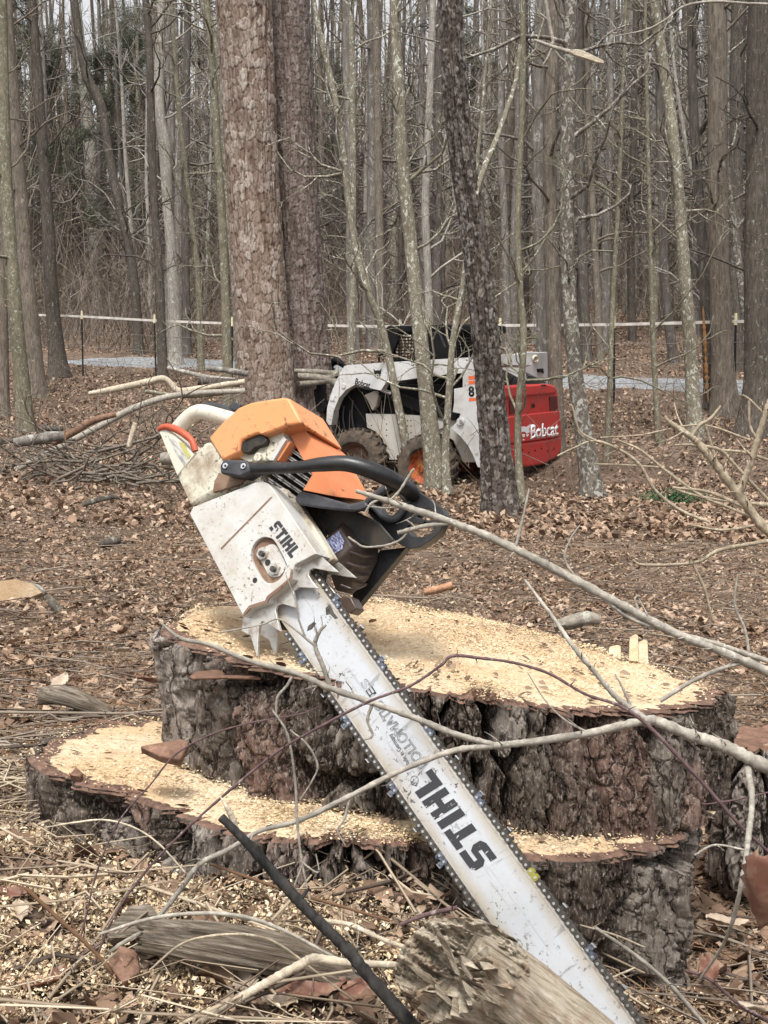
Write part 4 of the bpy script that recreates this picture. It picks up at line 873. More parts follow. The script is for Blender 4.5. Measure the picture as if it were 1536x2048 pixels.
# wheels: carcass with lug blocks, dished rim
def wheel(px, py, rim, R=.365, Wd=.27, d0=-.01):
    c = LF.S(px, py, d0)
    prof = [(.2, -.02), (.225, .004), (.29, .006), (.335, -.012), (R - .012, -.05), (R - .008, -Wd / 2), (R - .012, -Wd + .05), (.335, -Wd + .012), (.29, -Wd - .006), (.2, -Wd)]
    n = 48; V = []; Fc = []
    for i in range(n):
        t = 2 * math.pi * i / n
        for r, z in prof: V.append((r * math.cos(t), r * math.sin(t), z))
    m_ = len(prof)
    for i in range(n):
        for k in range(m_ - 1):
            j = (i + 1) % n; Fc.append((i * m_ + k, j * m_ + k, j * m_ + k + 1, i * m_ + k + 1))
    parts = [(V, Fc)]
    for i in range(20):
        for sd_ in (0, 1):
            t0 = 2 * math.pi * (i + .5 * sd_) / 20; Lg = []
            zs = (-.008, -.05, -Wd / 2 - .012) if sd_ == 0 else (-Wd + .008, -Wd + .05, -Wd / 2 + .012)
            dt = (0, .05, .17)
            vv = []
            for (z, a, r) in zip(zs, dt, (.335, R, R + .004)):
                for w_, h_ in ((-.04, -.03), (.04, -.03), (.04, .016), (-.04, .016)):
                    rr = r + h_; vv.append((rr * math.cos(t0 + a + w_ * .9), rr * math.sin(t0 + a + w_ * .9), z))
            f = [(0, 1, 2, 3), (11, 10, 9, 8)] + [(4 * q + k, 4 * q + 4 + k, 4 * q + 4 + (k + 1) % 4, 4 * q + (k + 1) % 4) for q in (0, 1) for k in range(4)]
            parts.append((vv, f))
    wl = bpy.data.objects.new('wheel', None); C.link(wl); wl.parent = ld; wl.location = c
    mk('tyre', *join(parts), M_tyre, wl, 40)
    pr = [(.215, -.012), (.2, -.035), (.185, -.06), (.15, -.1), (.11, -.105), (.07, -.09), (.0, -.085)]; V = []; Fc = []
    for i in range(n):
        t = 2 * math.pi * i / n
        for r, z in pr: V.append((r * math.cos(t), r * math.sin(t), z))
    m_ = len(pr)
    for i in range(n):
        for k in range(m_ - 1): j = (i + 1) % n; Fc.append((i * m_ + k, j * m_ + k, j * m_ + k + 1, i * m_ + k + 1))
    parts = [(V, Fc)]
    for i in range(8):
        t = i * math.pi / 4; cx, cy = .09 * math.cos(t), .09 * math.sin(t)
        v = [(cx + .013 * math.cos(u), cy + .013 * math.sin(u), z) for z in (-.075, -.105) for u in np.arange(6) * math.pi / 3]
        parts.append((v, [list(range(6))] + [[k, (k + 1) % 6, 6 + (k + 1) % 6, 6 + k] for k in range(6)]))
    mk('rim', *join(parts), rim, wl, 40)
    return wl
w1 = wheel(847, 934, M_rim); w2 = wheel(706, 921, M_rimd)
for w_ in (w1, w2):
    q = w_.copy(); C.link(q); q.parent = ld; q.location = w_.location + Vector((0, 0, -1.22)); 
    for ch in list(w_.children): r = ch.copy(); C.link(r); r.parent = q
# rear: red tailgate, lamps, lettering, black louvred hood, right upright
ro = LF.M @ LF.S(1003, 830, -.2)
RF = Frame(ro, LF.e1, -LF.e3, origin=ro)
RW = LF.M.inverted() @ RF.M                                    # rear frame inside the loader's frame
class Sub(Frame):
    def S(s, px, py, d=0): return RW @ RF.S(px, py, d)
def rp(nm, pts, d0, d1, mat, par=ld, bevel=0, holes=()):
    a = RF.L(pts, d1); b = [Vector((v.x, v.y, d0)) for v in a]; h = []
    for q in holes:
        qa = RF.L(q, d1); h.append(([RW @ v for v in qa], [RW @ Vector((v.x, v.y, d0)) for v in qa]))
    return loft(nm, [RW @ v for v in a], [RW @ v for v in b], mat, par, h, bevel)
tg = rp('tailgate', [(1007, 775), (1012, 771.5), (1060, 769), (1100, 768), (1110, 772), (1116, 781), (1118.5, 822), (1123, 873), (1124, 896), (1116, 914), (1089, 929), (1052, 935), (1030, 930), (1019, 906), (1014, 850), (1009, 800)], -.25, -.02, M_redp, bevel=.035)
rp('tailgate_lip', [(1007, 775), (1012, 771.5), (1060, 769), (1100, 768), (1110, 771), (1116, 780), (1114, 787), (1060, 792), (1017, 797), (1010, 795)], -.25, .03, M_redp, tg, bevel=.025)
rp('bumper_panel', [(1016, 834), (1060, 828), (1119, 822), (1122, 848), (1123.5, 873), (1084, 879), (1043, 885), (1020, 888)], -.03, .03, M_redp, tg, bevel=.012)
rp('lower_bumper', [(1020, 888.5), (1043, 885.5), (1084, 879.5), (1123.5, 873.5), (1124, 896), (1116, 914), (1089, 929), (1052, 935), (1030, 930), (1021, 912)], -.1, .015, M_redp, tg, bevel=.03)
rp('tail_lamp', [(1019, 800), (1030, 799), (1031, 827), (1020, 829)], -.02, -.012, M_lamp, tg); rp('tail_lamp', [(1099, 794), (1114, 792.5), (1116, 821), (1101, 823)], -.02, -.012, M_lamp, tg)
rp('key_lock', [(1064.5, 808), (1069.5, 807.5), (1070, 815), (1065, 815.5)], -.02, -.008, M_lblk, tg); rp('vent_slot', [(1082, 770), (1090, 769), (1094, 772), (1086, 773)], .0, .032, M_lblk, tg)
RFX = Frame(ro, LF.e1, -LF.e3, origin=ro)
o = RFX.glyphs('bumper_lettering', 'Bobcat', (1060.5, 877.5), (1116, 870), 27, .031, M_dec_w, None, thick=.003, bold=.025); o.data.transform(RW); o.parent = tg
o = cathead('cat_emblem', 1047, 862, 1.55, .031, M_dec_w, None, RFX); o.data.transform(RW); o.parent = tg
for i in range(12):
    x = 1045 + 6.3 * i; LF_ = RF.S(x, 900 - .08 * (x - 1045) + (i % 3) * 3, .016); c_ = RW @ LF_; box('bolt', c_, (.012, .02, .02), M_lblk, tg) if i % 2 == 0 else None
hood = mk('hood', [RW @ RF.S(*p) for p in ((1000, 727, -.55), (1014, 725.5, -.55), (1072, 755.5, -.2), (1094, 765.5, -.05), (1050, 769, -.02), (1007, 773, -.02))], [(0, 1, 2, 3, 4, 5)], M_lblk, ld)
for i in range(6):
    t = i / 6; a = RW @ RF.S(1001 + 10 * t, 731 + 7.5 * i - 1, -.5); b = RW @ RF.S(1062 - 7 * i, 757 + 2.1 * i, -.14)
    v, f = tube([list(a + Vector((0, .02, 0))), list(b + Vector((0, .02, 0)))], .016, 4, 6); mk('hood_slat', v, f, M_guard, hood)
rp('hood_latch', [(1014, 768), (1020, 757), (1028, 752), (1034, 753), (1028, 758), (1024, 768)], -.1, .0, M_lblk, ld, .01)
ru = rp('right_upright', [(997, 709), (1037, 708.5), (1056, 703.5), (1078, 704.5), (1100, 704), (1105, 770), (1090, 768), (1070, 768), (1046, 768), (1042, 737), (1014, 727), (998, 729)], -.5, -.42, M_white, ld, .008, holes=[[(1070 + 2.6 * math.cos(t), 718 + 3.6 * math.sin(t)) for t in np.arange(10) * math.pi / 5]])
v = [[*(RW @ RF.S(1070.5 + 4.6 * math.cos(t), 718 + 6 * math.sin(t), -.415))] for t in np.linspace(0, 2 * math.pi, 17)]
vv, ff = tube(v, .014, 32, 6, cap=False); mk('tie_ring', vv, ff, M_lab, ru, 60)
rp('upright_stop', [(1076, 738), (1087, 737), (1088, 747), (1084, 743), (1078, 745)], -.42, -.4, M_lblk, ru)
P('rear_mass', [(960, 772), (1003, 772), (1003, 905), (965, 915)], -1.38, -.3, M_lblk)
# load of cut logs in the grapple
M_lightlog = bark('grey_log_bark', (.27, .24, .2), 25, (1, 1, 1), .01, (.42, .42, .36), 14, .6, .55)
M_cutend = rndmat('cut_wood_end', [(0, (.5, .33, .17)), (1, (.7, .52, .32))])

# ------------------------------------------------------------------ fence: tape on black posts with pale insulators
M_post = NT('black_post', .6); M_post.col((.012, .012, .014)); M_post = M_post.m
M_ins = NT('pale_insulator', .6); M_ins.col((.75, .68, .45)); M_ins = M_ins.m
M_ftape = NT('fence_tape', .7); M_ftape.col(M_ftape.ramp(M_ftape.noise(6, 4), [(.35, (.5, .46, .42)), (.65, (.74, .7, .64))])); M_ftape = M_ftape.m
M_wire = NT('thin_wire', .5, .5); M_wire.col((.25, .24, .23)); M_wire = M_wire.m
fn = empty('electric_fence', 'white tape electric fence on black steel posts along the gravel road', 'fence', loc=(0, 24.7, CZ))
def fpos(px):
    r = ray(px, 700); u = r.x / r.y; Y = 24.7 / (1 + .76 * u); return u * Y, Y
FP = [(-60, 622), (60, 629), (165, 633), (310, 641), (465, 647), (650, 651), (800, 653), (1000, 651), (1227, 649), (1470, 643), (1640, 640)]
tp = []
for i, (px, py) in enumerate(FP):
    x, y = fpos(px); top = at(px, py, y); z = float(zt(x, y)); pd = bpy.data.objects.new('post', None)
    h = top.z - z; tp.append(Vector((x, y, top.z)) - fn.location)
    lean = RG.normal() * .015
    V_, F_ = tube([[x - lean, y - 24.7, z - .2 - CZ], [x, y - 24.7, top.z - CZ - .02]], .017, 3, 8); po = mk('post', V_, F_, M_post, fn, 60)
    V_, F_ = tube([[x, y - 24.7, top.z - CZ - .05], [x, y - 24.7, top.z - CZ + .12]], [.026, .02], 3, 8); mk('insulator', V_, F_, M_ins, po, 60)
Q = spline(np.array([list(v) for v in tp]), 120); V_ = [tuple(q + np.array([0, -.025, dz])) for q in Q for dz in (-.022, .022)] + [tuple(q + np.array([0, -.023, dz])) for q in Q for dz in (-.022, .022)]
n = len(Q); mk('fence_tape', V_, [(2 * i, 2 * i + 2, 2 * i + 3, 2 * i + 1) for i in range(n - 1)] + [(2 * n + 2 * i, 2 * n + 2 * i + 1, 2 * n + 2 * i + 3, 2 * n + 2 * i + 2) for i in range(n - 1)], M_ftape, fn)
for k in range(3):
    Vq, Fq = tube([list(v - Vector((0, .02, .3 + .3 * k))) for v in tp], .004, 100, 4); mk('fence_wire', Vq, Fq, M_wire, fn)
# ------------------------------------------------------------------ trees
def grow(g, p, d, L, r, lvl, out, mx, up=.15, K=6):
    """one crooked limb with side shoots; K points each"""
    P = [np.array(p, float)]; d = np.array(d, float); d /= np.linalg.norm(d)
    for k in range(K - 1):
        d = d + g.normal(0, .27, 3) + np.array([0, 0, up * .35]); d /= np.linalg.norm(d); P.append(P[-1] + d * L / (K - 1))
    P = np.array(P); out.append((P, r * np.linspace(1, .35, K)))
    if lvl < mx:
        for _ in range(int(g.integers(2, 5))):
            t = .2 + .75 * g.random(); i = min(int(t * (K - 1)), K - 2); q = P[i] + (P[i + 1] - P[i]) * (t * (K - 1) - i)
            a = P[i + 1] - P[i]; a /= np.linalg.norm(a); s = np.cross(a, g.normal(0, 1, 3)); s /= np.linalg.norm(s) + 1e-9
            grow(g, q, a * .75 + s * .8, L * (.3 + .3 * g.random()), max(r * .5, .0035), lvl + 1, out, mx, up, K)
def limbs_mesh(name, out, sides, origin):
    P = np.stack([o[0] for o in out]) - np.array(origin); R = np.stack([o[1] for o in out]); V, Fq = vtubes(P, R, sides); return mesh_np(name, V, Fq)
B = {
 'lichen': bark('lichen_grey_bark', (.23, .205, .155), 40, (1, 1, .35), .008, (.55, .56, .5), 24, .555, .5),
 'pale': bark('pale_grey_bark', (.32, .295, .26), 36, (1, 1, .22), .01, (.52, .5, .45), 16, .58, .5),
 'brown': bark('brown_bark', (.19, .16, .13), 38, (1, 1, .16), .018, (.33, .31, .26), 18, .6, .35),
 'dark': bark('dark_bark', (.105, .09, .076), 36, (1, 1, .2), .018, (.27, .28, .24), 20, .6, .35),
 'birch': bark('blotchy_white_bark', (.17, .148, .122), 34, (1, 1, .5), .016, (.42, .41, .37), 19, .525, .3),
 'olive': bark('olive_bark', (.2, .18, .13), 40, (1, 1, .3), .008, (.4, .41, .34), 26, .57, .5),
 'far': bark('far_grey_bark', (.2, .18, .16), 24, (1, 1, .15), .016, (.36, .35, .32), 10, .57, .45),
 'fard': bark('far_dark_bark', (.11, .096, .085), 24, (1, 1, .15), .016, (.2, .19, .17), 10, .6, .45),
}
def path_world(pts, Y, seed, ext=3.5, sway=.02):
    g = np.random.default_rng(seed); W = []; R = []
    for k, (px, py, wd) in enumerate(pts):
        p = at(px, py, Y + g.normal(0, sway)); W.append([p.x, p.y, p.z]); R.append(wd / 2 / F * Y)
    W = np.array(W)[::-1]; R = np.array(R)[::-1]           # base -> top
    zb = float(zt(W[0, 0], W[0, 1]))
    if W[0, 2] > zb + .02: W = np.vstack([[W[0, 0], W[0, 1], zb], W]); R = np.concatenate([[R[0] * 1.05], R])
    d = W[-1] - W[-2]; d /= np.linalg.norm(d)
    e1 = W[-1] + (d * .7 + np.array([0, 0, .3])) * ext * .5; e2 = e1 + (d * .4 + np.array([g.normal(0, .12), g.normal(0, .12), .7])) * ext * .5
    return np.vstack([W, e1, e2]), np.concatenate([R, [R[-1] * .75, R[-1] * .4]]), g
def tree(name, label, pts, mat, Y=None, seed=0, limbs=7, cat='tree', ext=3.5, lo=.3, ll=1.3, mx=2, dense=None, flare=1.35, group=None, extra=None):
    if Y is None: Y = min(ground_hit(pts[-1][0], pts[-1][1]).y, 62)
    W, R, g = path_world(pts, Y, seed, ext)
    base = W[0].copy(); H = W[-1, 2] - base[2]
    root = empty(name, label, cat, group, loc=tuple(base))
    n = max(20, int(H / .13)); P = spline(W, n)
    tz = (P[:, 2] - base[2]); rr = np.interp(tz, W[:, 2] - base[2], R)
    rr = rr * (1 + (flare - 1) * np.exp(-np.maximum(tz, 0) / .22))
    if dense is None:
        P = np.vstack([P[0] - [0, 0, .15], P]); rr = np.concatenate([[rr[0] * 1.1], rr]); rr = rr * (1 + .1 * (fbm(P[:, 2] * 3, P[:, 2] * 0 + seed, seed, 3) - .45))
        sd_ = 14 if R.max() > .06 else 9
        V, Fq = vtubes((P - base)[None], rr[None], sd_)
        th = np.tile(np.arange(sd_), len(P)); q = 1 + .12 * (vnoise(th * .9, np.repeat(P[:, 2], sd_) * 1.5, seed) - .5)
        cc = np.repeat(P - base, sd_, 0); V = cc + (V - cc) * q[:, None]
        link('trunk', mesh_np('trunk', V, Fq), mat, root, 180)
    else:
        pw, ph, dep, nth, hz = dense                     # plate width, height, depth, columns, dense height
        z0 = -.15; zz = np.concatenate([np.arange(z0, hz, max(ph / 9, .0095)), np.linspace(hz + .1, H, 20)])
        cx = np.interp(zz, tz, P[:, 0] - base[0]); cy = np.interp(zz, tz, P[:, 1] - base[1]); r0 = np.interp(zz, tz, rr)
        th = np.linspace(0, 2 * math.pi, nth, endpoint=False); TH, ZZ = np.meshgrid(th, zz); rm = R.mean()
        nu = int(round(2 * math.pi * rm / pw)); U = TH / (2 * math.pi) * nu
        k1 = fbm(TH * 6, ZZ / ph, seed, 3) - .45; k2 = fbm(TH / 6.283 * nu * 2.2, ZZ / ph * 2.4, seed + 40, 3) - .45; k3 = fbm(TH / 6.283 * nu * 2.4, ZZ / ph * 2.1, seed + 50, 3) - .45; U2 = U + .6 * k1 + .75 * k2; Vv = ZZ / ph + .7 * (fbm(TH * 5, ZZ / ph * .7, seed + 3, 2) - .45) + .75 * k3
        f1, f2, idd = worley(U2, Vv, seed, nu); e = sstep(.0, .16, f2 - f1); drop = Vv - (np.floor(idd / 1.) * 0 + np.floor(Vv)) ; h1 = hsh(idd, idd * 0, seed)
        # scales hang downwards: each plate stands proud at its lower edge
        fu = fbm(TH / 6.283 * nu * .7 + 1.5 * fbm(TH * 3, ZZ * 2, seed + 60, 2), ZZ * .9, seed + 61, 3)
        dsp = dep * (-1.6 * np.exp(-((fu - .46) / .035) ** 2) - (1 - e) * .9 + 1.1 * (h1 - .5) + .35 * np.floor(fbm(TH * 14, ZZ / ph * 2.2, seed + 9) * 6) / 6) + .002 * (fbm(TH * 60, ZZ * 40, seed) - .5)
        Rr = r0[:, None] + dsp
        V = np.stack([cx[:, None] + np.cos(TH) * Rr, cy[:, None] + np.sin(TH) * Rr, ZZ], -1).reshape(-1, 3)
        i = np.arange(TH.size).reshape(TH.shape); nx = np.roll(i, -1, 1)
        me = mesh_np('trunk', V, np.stack([i[:-1], nx[:-1], nx[1:], i[1:]], -1).reshape(-1, 4))
        attr(me, 'rnd', np.clip(.7 * h1 + .3 * fbm(TH * 9, ZZ * 9, seed), 0, 1).ravel()); attr(me, 'crack', np.clip((1 - sstep(.0, .13, f2 - f1)) + .8 * np.exp(-((fu - .46) / .025) ** 2), 0, 1).ravel())
        link('trunk', me, mat, root, 180)
    if limbs:
        out = []
        for _ in range(limbs):
            t = lo + (1 - lo) * g.random(); i = int(t * (n - 2)); a = g.random() * 2 * math.pi; el = .2 + .6 * g.random()
            L = ll * (.5 + .8 * g.random()); grow(g, P[i], (math.cos(a) * math.cos(el), math.sin(a) * math.cos(el), math.sin(el)), L, min(rr[i] * .45, .008 + .012 * L), 0, out, mx)
        link('crown', limbs_mesh('crown', out, 4, base), mat, root, 180)
    if extra:
        for q in extra:
            P_ = [list(at(x, y, Y - .05 + dz)) for x, y, wd, dz in q]; r_ = [wd / 2 / F * Y for x, y, wd, dz in q]
            V, Fq = tube(P_, r_, 24, 8, .1, seed); link('limb', None or mk('limb', np.array(V) - base, Fq, mat, root, 60).data, None) if False else mk('limb', [tuple(np.array(v) - base) for v in V], Fq, B['lichen'], root, 60)
    return root, Y

def platebark(name, cols, crack, red=None):
    m = NT(name, .92, spec=.1); a = m.ramp(m.math('ADD', m.math('MULTIPLY', m.attr('rnd'), .75), m.math('MULTIPLY', m.noise(30, 5), .25)), cols)
    a = m.mix(m.ramp(m.noise(55, 5, (1, 1, .3), .7), [(.38, .6), (.55, 0)]), a, crack)
    a = m.mix(m.math('MULTIPLY', m.attr('crack'), .8), a, crack); m.col(a); m.bump(m.noise(90, 5), .7, .006); return m.m
M_pineL = platebark('red_pine_plates', [(.15, (.195, .14, .108)), (.4, (.285, .222, .183)), (.6, (.365, .303, .258)), (.85, (.49, .435, .385))], (.08, .045, .03))
M_pineR = platebark('grey_pine_plates', [(.15, (.14, .108, .095)), (.45, (.21, .17, .152)), (.7, (.29, .245, .222)), (.9, (.39, .345, .32))], (.075, .05, .041))
M_cherry = platebark('black_cherry_scales', [(.2, (.055, .044, .038)), (.45, (.11, .092, .08)), (.68, (.2, .178, .16)), (.95, (.4, .37, .345))], (.025, .016, .013))

tree('pine_tree', 'thick pine trunk with reddish scaly bark, left of the two joined trunks', [(487, -10, 108), (495, 150, 106), (505, 350, 104), (520, 600, 106), (535, 800, 112), (540, 900, 122)], M_pineL, 17.0, 31, 6, dense=(.075, .115, .0095, 220, 6.6), lo=.8)
tree('pine_tree', 'thick pine trunk with grey-brown bark, tight behind the reddish one', [(567, -10, 98), (575, 150, 98), (585, 350, 96), (600, 600, 100), (612, 760, 104), (616, 900, 116)], M_pineR, 17.55, 32, 6, dense=(.042, .085, .009, 175, 6.6), lo=.8)
tree('cherry_tree', 'leaning dark tree with flaky scaly bark in front of the loader', [(900, -10, 46), (908, 150, 48), (922, 300, 50), (945, 450, 52), (963, 600, 54), (982, 800, 58), (1003, 1030, 66)], M_cherry, None, 33, 7, dense=(.028, .045, .009, 150, 4.6), lo=.7,
     extra=[[(950, 392, 13, 0), (965, 345, 13, .1), (990, 285, 12, .2), (1012, 225, 11, .3), (1032, 160, 9, .4), (1040, 90, 8, .5)]])
NEAR = [
 ('slim_tree', 'brown trunk cut by the left frame edge', 'brown', None, [(-6, -10, 20), (-2, 300, 22), (2, 600, 26), (6, 838, 28)]),
 ('slim_tree', 'leaning brown trunk at far left with its base lowest on the slope', 'olive', None, [(3, 0, 22), (10, 330, 26), (25, 560, 28), (40, 720, 29), (52, 868, 34)]),
 ('slim_tree', 'brown trunk leaning left beside the lowest-based trunk', 'brown', None, [(8, 0, 30), (20, 150, 31), (35, 350, 32), (50, 540, 34), (62, 660, 36), (73, 795, 42)]),
 ('oak_tree', 'straight dark trunk with lichen patches and wide base left of the fence posts', 'dark', None, [(64, 0, 17), (75, 160, 20), (85, 290, 22), (93, 400, 23), (100, 530, 26), (107, 640, 28), (118, 757, 40)]),
 ('beech_tree', 'smooth pale grey trunk on the slope beyond the fence at left', 'pale', None, [(150, -10, 18), (165, 130, 21), (180, 300, 26), (194, 500, 30), (204, 618, 38)]),
 ('crooked_tree', 'dark crooked trunk bending right as it descends beyond the road', 'dark', 36, [(148, 0, 15), (170, 140, 17), (202, 212, 19), (217, 300, 17), (236, 400, 17), (256, 485, 17), (268, 560, 18), (277, 690, 20)]),
 ('slim_tree', 'straight dark trunk just left of the peeling dead trunk', 'dark', None, [(291, 0, 13), (299, 110, 15), (304, 300, 16), (310, 430, 16), (319, 560, 17), (326, 764, 20)]),
 ('dead_tree', 'pale peeling dead trunk with a broken knob at mid height', 'pale', 31, [(322, 20, 16), (318, 200, 20), (330, 300, 24), (334, 400, 20), (344, 520, 20), (352, 718, 27)]),
 ('sapling', 'thin grey stem between the dead trunk and the paired olive stems', 'olive', None, [(352, 150, 9), (368, 320, 10), (382, 430, 10), (396, 560, 11), (402, 742, 14)]),
 ('slim_tree', 'olive stem with lichen, left of the pair beside the pines', 'olive', 22, [(412, -10, 13), (425, 130, 14), (434, 280, 15), (444, 440, 17), (451, 600, 18), (456, 780, 21)]),
 ('slim_tree', 'pale blotchy stem, right of the pair beside the pines', 'lichen', 23, [(400, -10, 12), (430, 80, 12), (446, 220, 14), (456, 400, 15), (470, 560, 17), (482, 780, 20)]),
 ('crooked_tree', 'thin lichen covered stem kinking right beside the grey pine', 'lichen', None, [(632, 30, 11), (660, 150, 12), (682, 260, 13), (697, 400, 14), (712, 500, 14), (735, 580, 14), (758, 640, 15), (775, 700, 15), (800, 830, 17), (826, 965, 20)]),
 ('sapling', 'straight lichen spotted sapling left of the loader cab', 'lichen', 25, [(702, 0, 11), (705, 200, 12), (706, 480, 13), (703, 760, 15)]),
 ('maple_tree', 'pale green-grey trunk dotted with white lichen in front of the loader', 'lichen', None, [(788, -10, 18), (797, 180, 24), (805, 330, 25), (820, 470, 26), (835, 620, 28), (850, 760, 31), (872, 975, 40)]),
 ('slim_tree', 'pale grey stem close right of the lichen dotted trunk', 'pale', 24, [(866, -10, 13), (860, 180, 14), (851, 400, 15), (856, 560, 15), (862, 760, 17)]),
 ('sapling', 'short leaning stem sharing a base with the lichen dotted trunk', 'lichen', 14.9, [(929, 540, 9), (918, 610, 11), (905, 690, 13), (897, 800, 14), (891, 900, 16), (894, 978, 18)]),
 ('crooked_tree', 'wavy thin brown stem crossing the red tailgate', 'olive', None, [(1046, -10, 11), (1045, 200, 12), (1036, 420, 12), (1040, 580, 13), (1047, 650, 14), (1046, 720, 14), (1038, 800, 14), (1036, 900, 15), (1045, 1008, 17)]),
 ('slim_tree', 'grey trunk, left of the pair rising behind the red tailgate', 'far', 19.5, [(1083, -10, 26), (1076, 300, 27), (1080, 500, 27), (1086, 650, 28), (1092, 900, 30)]),
 ('slim_tree', 'grey trunk, right of the pair rising behind the red tailgate', 'brown', 18.5, [(1108, -10, 24), (1100, 250, 26), (1102, 500, 27), (1110, 720, 29), (1114, 948, 36)]),
 ('birch_tree', 'blotchy white and black trunk right of the red tailgate', 'birch', None, [(1142, -10, 24), (1136, 200, 27), (1134, 420, 28), (1136, 540, 29), (1141, 640, 30), (1151, 750, 31), (1166, 860, 34), (1186, 995, 44)]),
 ('slim_tree', 'dark straight trunk just right of the blotchy white one', 'fard', 30, [(1158, 0, 17), (1160, 300, 18), (1165, 500, 19), (1174, 735, 22)]),
 ('slim_tree', 'reddish brown slim trunk two along from the blotchy white one', 'brown', 30, [(1172, 0, 12), (1180, 300, 13), (1191, 520, 14), (1202, 740, 17)]),
 ('sapling', 'thin grey sapling standing in front of the gravel road right of the loader', 'olive', None, [(1243, 250, 8), (1236, 420, 9), (1226, 600, 10), (1220, 760, 11), (1213, 925, 13)]),
 ('sapling', 'thin sapling midway between the two right-hand fence posts', 'olive', None, [(1295, 250, 8), (1300, 450, 8), (1305, 640, 10), (1311, 780, 11), (1318, 893, 13)]),
 ('slim_tree', 'dark trunk beyond the road behind the right fence posts', 'dark', 34, [(1272, 30, 12), (1266, 300, 14), (1262, 520, 15), (1265, 715, 17)]),
 ('slim_tree', 'very dark trunk beyond the road left of the lichen streaked trunk', 'fard', 29, [(1318, 0, 16), (1322, 300, 17), (1330, 560, 18), (1350, 748, 21)]),
 ('slim_tree', 'lichen streaked grey trunk leaning right, in front of the road', 'lichen', None, [(1306, -10, 20), (1330, 150, 22), (1349, 300, 23), (1364, 480, 24), (1377, 640, 25), (1384, 760, 27), (1392, 880, 32)]),
 ('crooked_tree', 'pale whitish slim trunk leaning in front of the thick brown one', 'birch', None, [(1428, -10, 12), (1436, 150, 13), (1451, 330, 14), (1470, 470, 14), (1484, 590, 15), (1494, 690, 16), (1503, 800, 19)]),
 ('oak_tree', 'thick brown trunk second from the right edge', 'brown', None, [(1434, -10, 36), (1436, 200, 38), (1436, 450, 40), (1443, 650, 42), (1451, 832, 52)]),
 ('snag', 'dark snag with a strip of raw orange wood down its side', 'fard', None, [(1382, 0, 16), (1386, 200, 18), (1400, 420, 20), (1412, 600, 24), (1424, 820, 30)]),
 ('slim_tree', 'thin pale stem wavering beside the orange stripped snag', 'pale', 24, [(1348, 130, 7), (1372, 290, 8), (1392, 390, 9), (1403, 500, 9), (1414, 640, 10), (1432, 805, 12)]),
 ('oak_tree', 'thick rough grey trunk at the right frame edge', 'dark', None, [(1522, -10, 48), (1517, 300, 50), (1515, 600, 52), (1516, 750, 56), (1508, 870, 66)]),
 ('slim_tree', 'mottled dark trunk at the upper right corner', 'dark', 27, [(1476, -10, 26), (1473, 250, 27), (1472, 500, 28), (1474, 790, 32)]),
 ('slim_tree', 'dark trunk between the two slim stems left of the pines', 'fard', 35, [(376, -10, 14), (372, 250, 15), (371, 500, 16), (374, 700, 18)]),
 ('slim_tree', 'dim brown trunk directly above the left end of the loader', 'brown', 33, [(752, -10, 15), (757, 300, 16), (760, 520, 17), (762, 715, 19)]),
 ('slim_tree', 'dark trunk behind the cab between pale and scaly trunks', 'fard', 30, [(880, 60, 16), (876, 300, 17), (874, 560, 18), (872, 740, 20)]),
 ('slim_tree', 'grey-brown trunk in the gap right of the scaly leaning tree', 'far', 32, [(1008, -10, 13), (1002, 250, 14), (1010, 480, 15), (1018, 720, 17)]),
]
for i, (nm, lb, mt, Y, pts) in enumerate(NEAR):
    wmx = max(p[2] for p in pts)
    r_, Yt = tree(nm, lb, pts, B[mt], Y, 200 + i, 10 if wmx > 20 else 12, lo=.18 if wmx < 22 else .35, ll=1.3)
    if nm == 'snag':
        M_raw = rndmat('raw_orange_wood', [(0, (.26, .11, .04)), (1, (.5, .27, .11))], .8, .1, 14, .95)
        q = [list(at(x, y, Yt - .16)) for x, y in ((1406, 612), (1410, 680), (1413, 740), (1416, 806))]; v, f = tube(q, [.006, .028, .014, .03, .006], 40, 7, .6, 3)
        mk('stripped_wood', [tuple(Vector(p) - r_.location) for p in v], f, M_raw, r_, 60)

# far woods: five leafless kinds shared by many individual trees, plus pines
def proto(seed, H, r, mat, nl, lean, ll):
    g = np.random.default_rng(seed); W = [np.zeros(3)]
    for k in range(8): W.append(W[-1] + np.array([g.normal(0, .03) + lean, g.normal(0, .03), 1]) * H / 8)
    W = np.array(W); P = spline(W, 26); rr = r * (1 - .75 * np.linspace(0, 1, 26)) * (1 + .3 * np.exp(-np.linspace(0, H, 26) / .4)); P[0, 2] -= .3
    V, Fq = vtubes(P[None], rr[None], 9); tr = mesh_np('trunk', V, Fq); tr.materials.append(mat); tr.shade_smooth(); out = []
    for _ in range(nl):
        t = .08 + .9 * g.random(); i = int(t * 24); a = g.random() * 2 * math.pi; el = .1 + .7 * g.random(); L = ll * (1.15 - t * .7) * (.5 + .7 * g.random())
        grow(g, P[i], (math.cos(a) * math.cos(el), math.sin(a) * math.cos(el), math.sin(el)), L, min(rr[i] * .4, .012 + .01 * L), 0, out, 2)
    cr = limbs_mesh('crown', out, 3, (0, 0, 0)); cr.materials.append(mat); return tr, cr
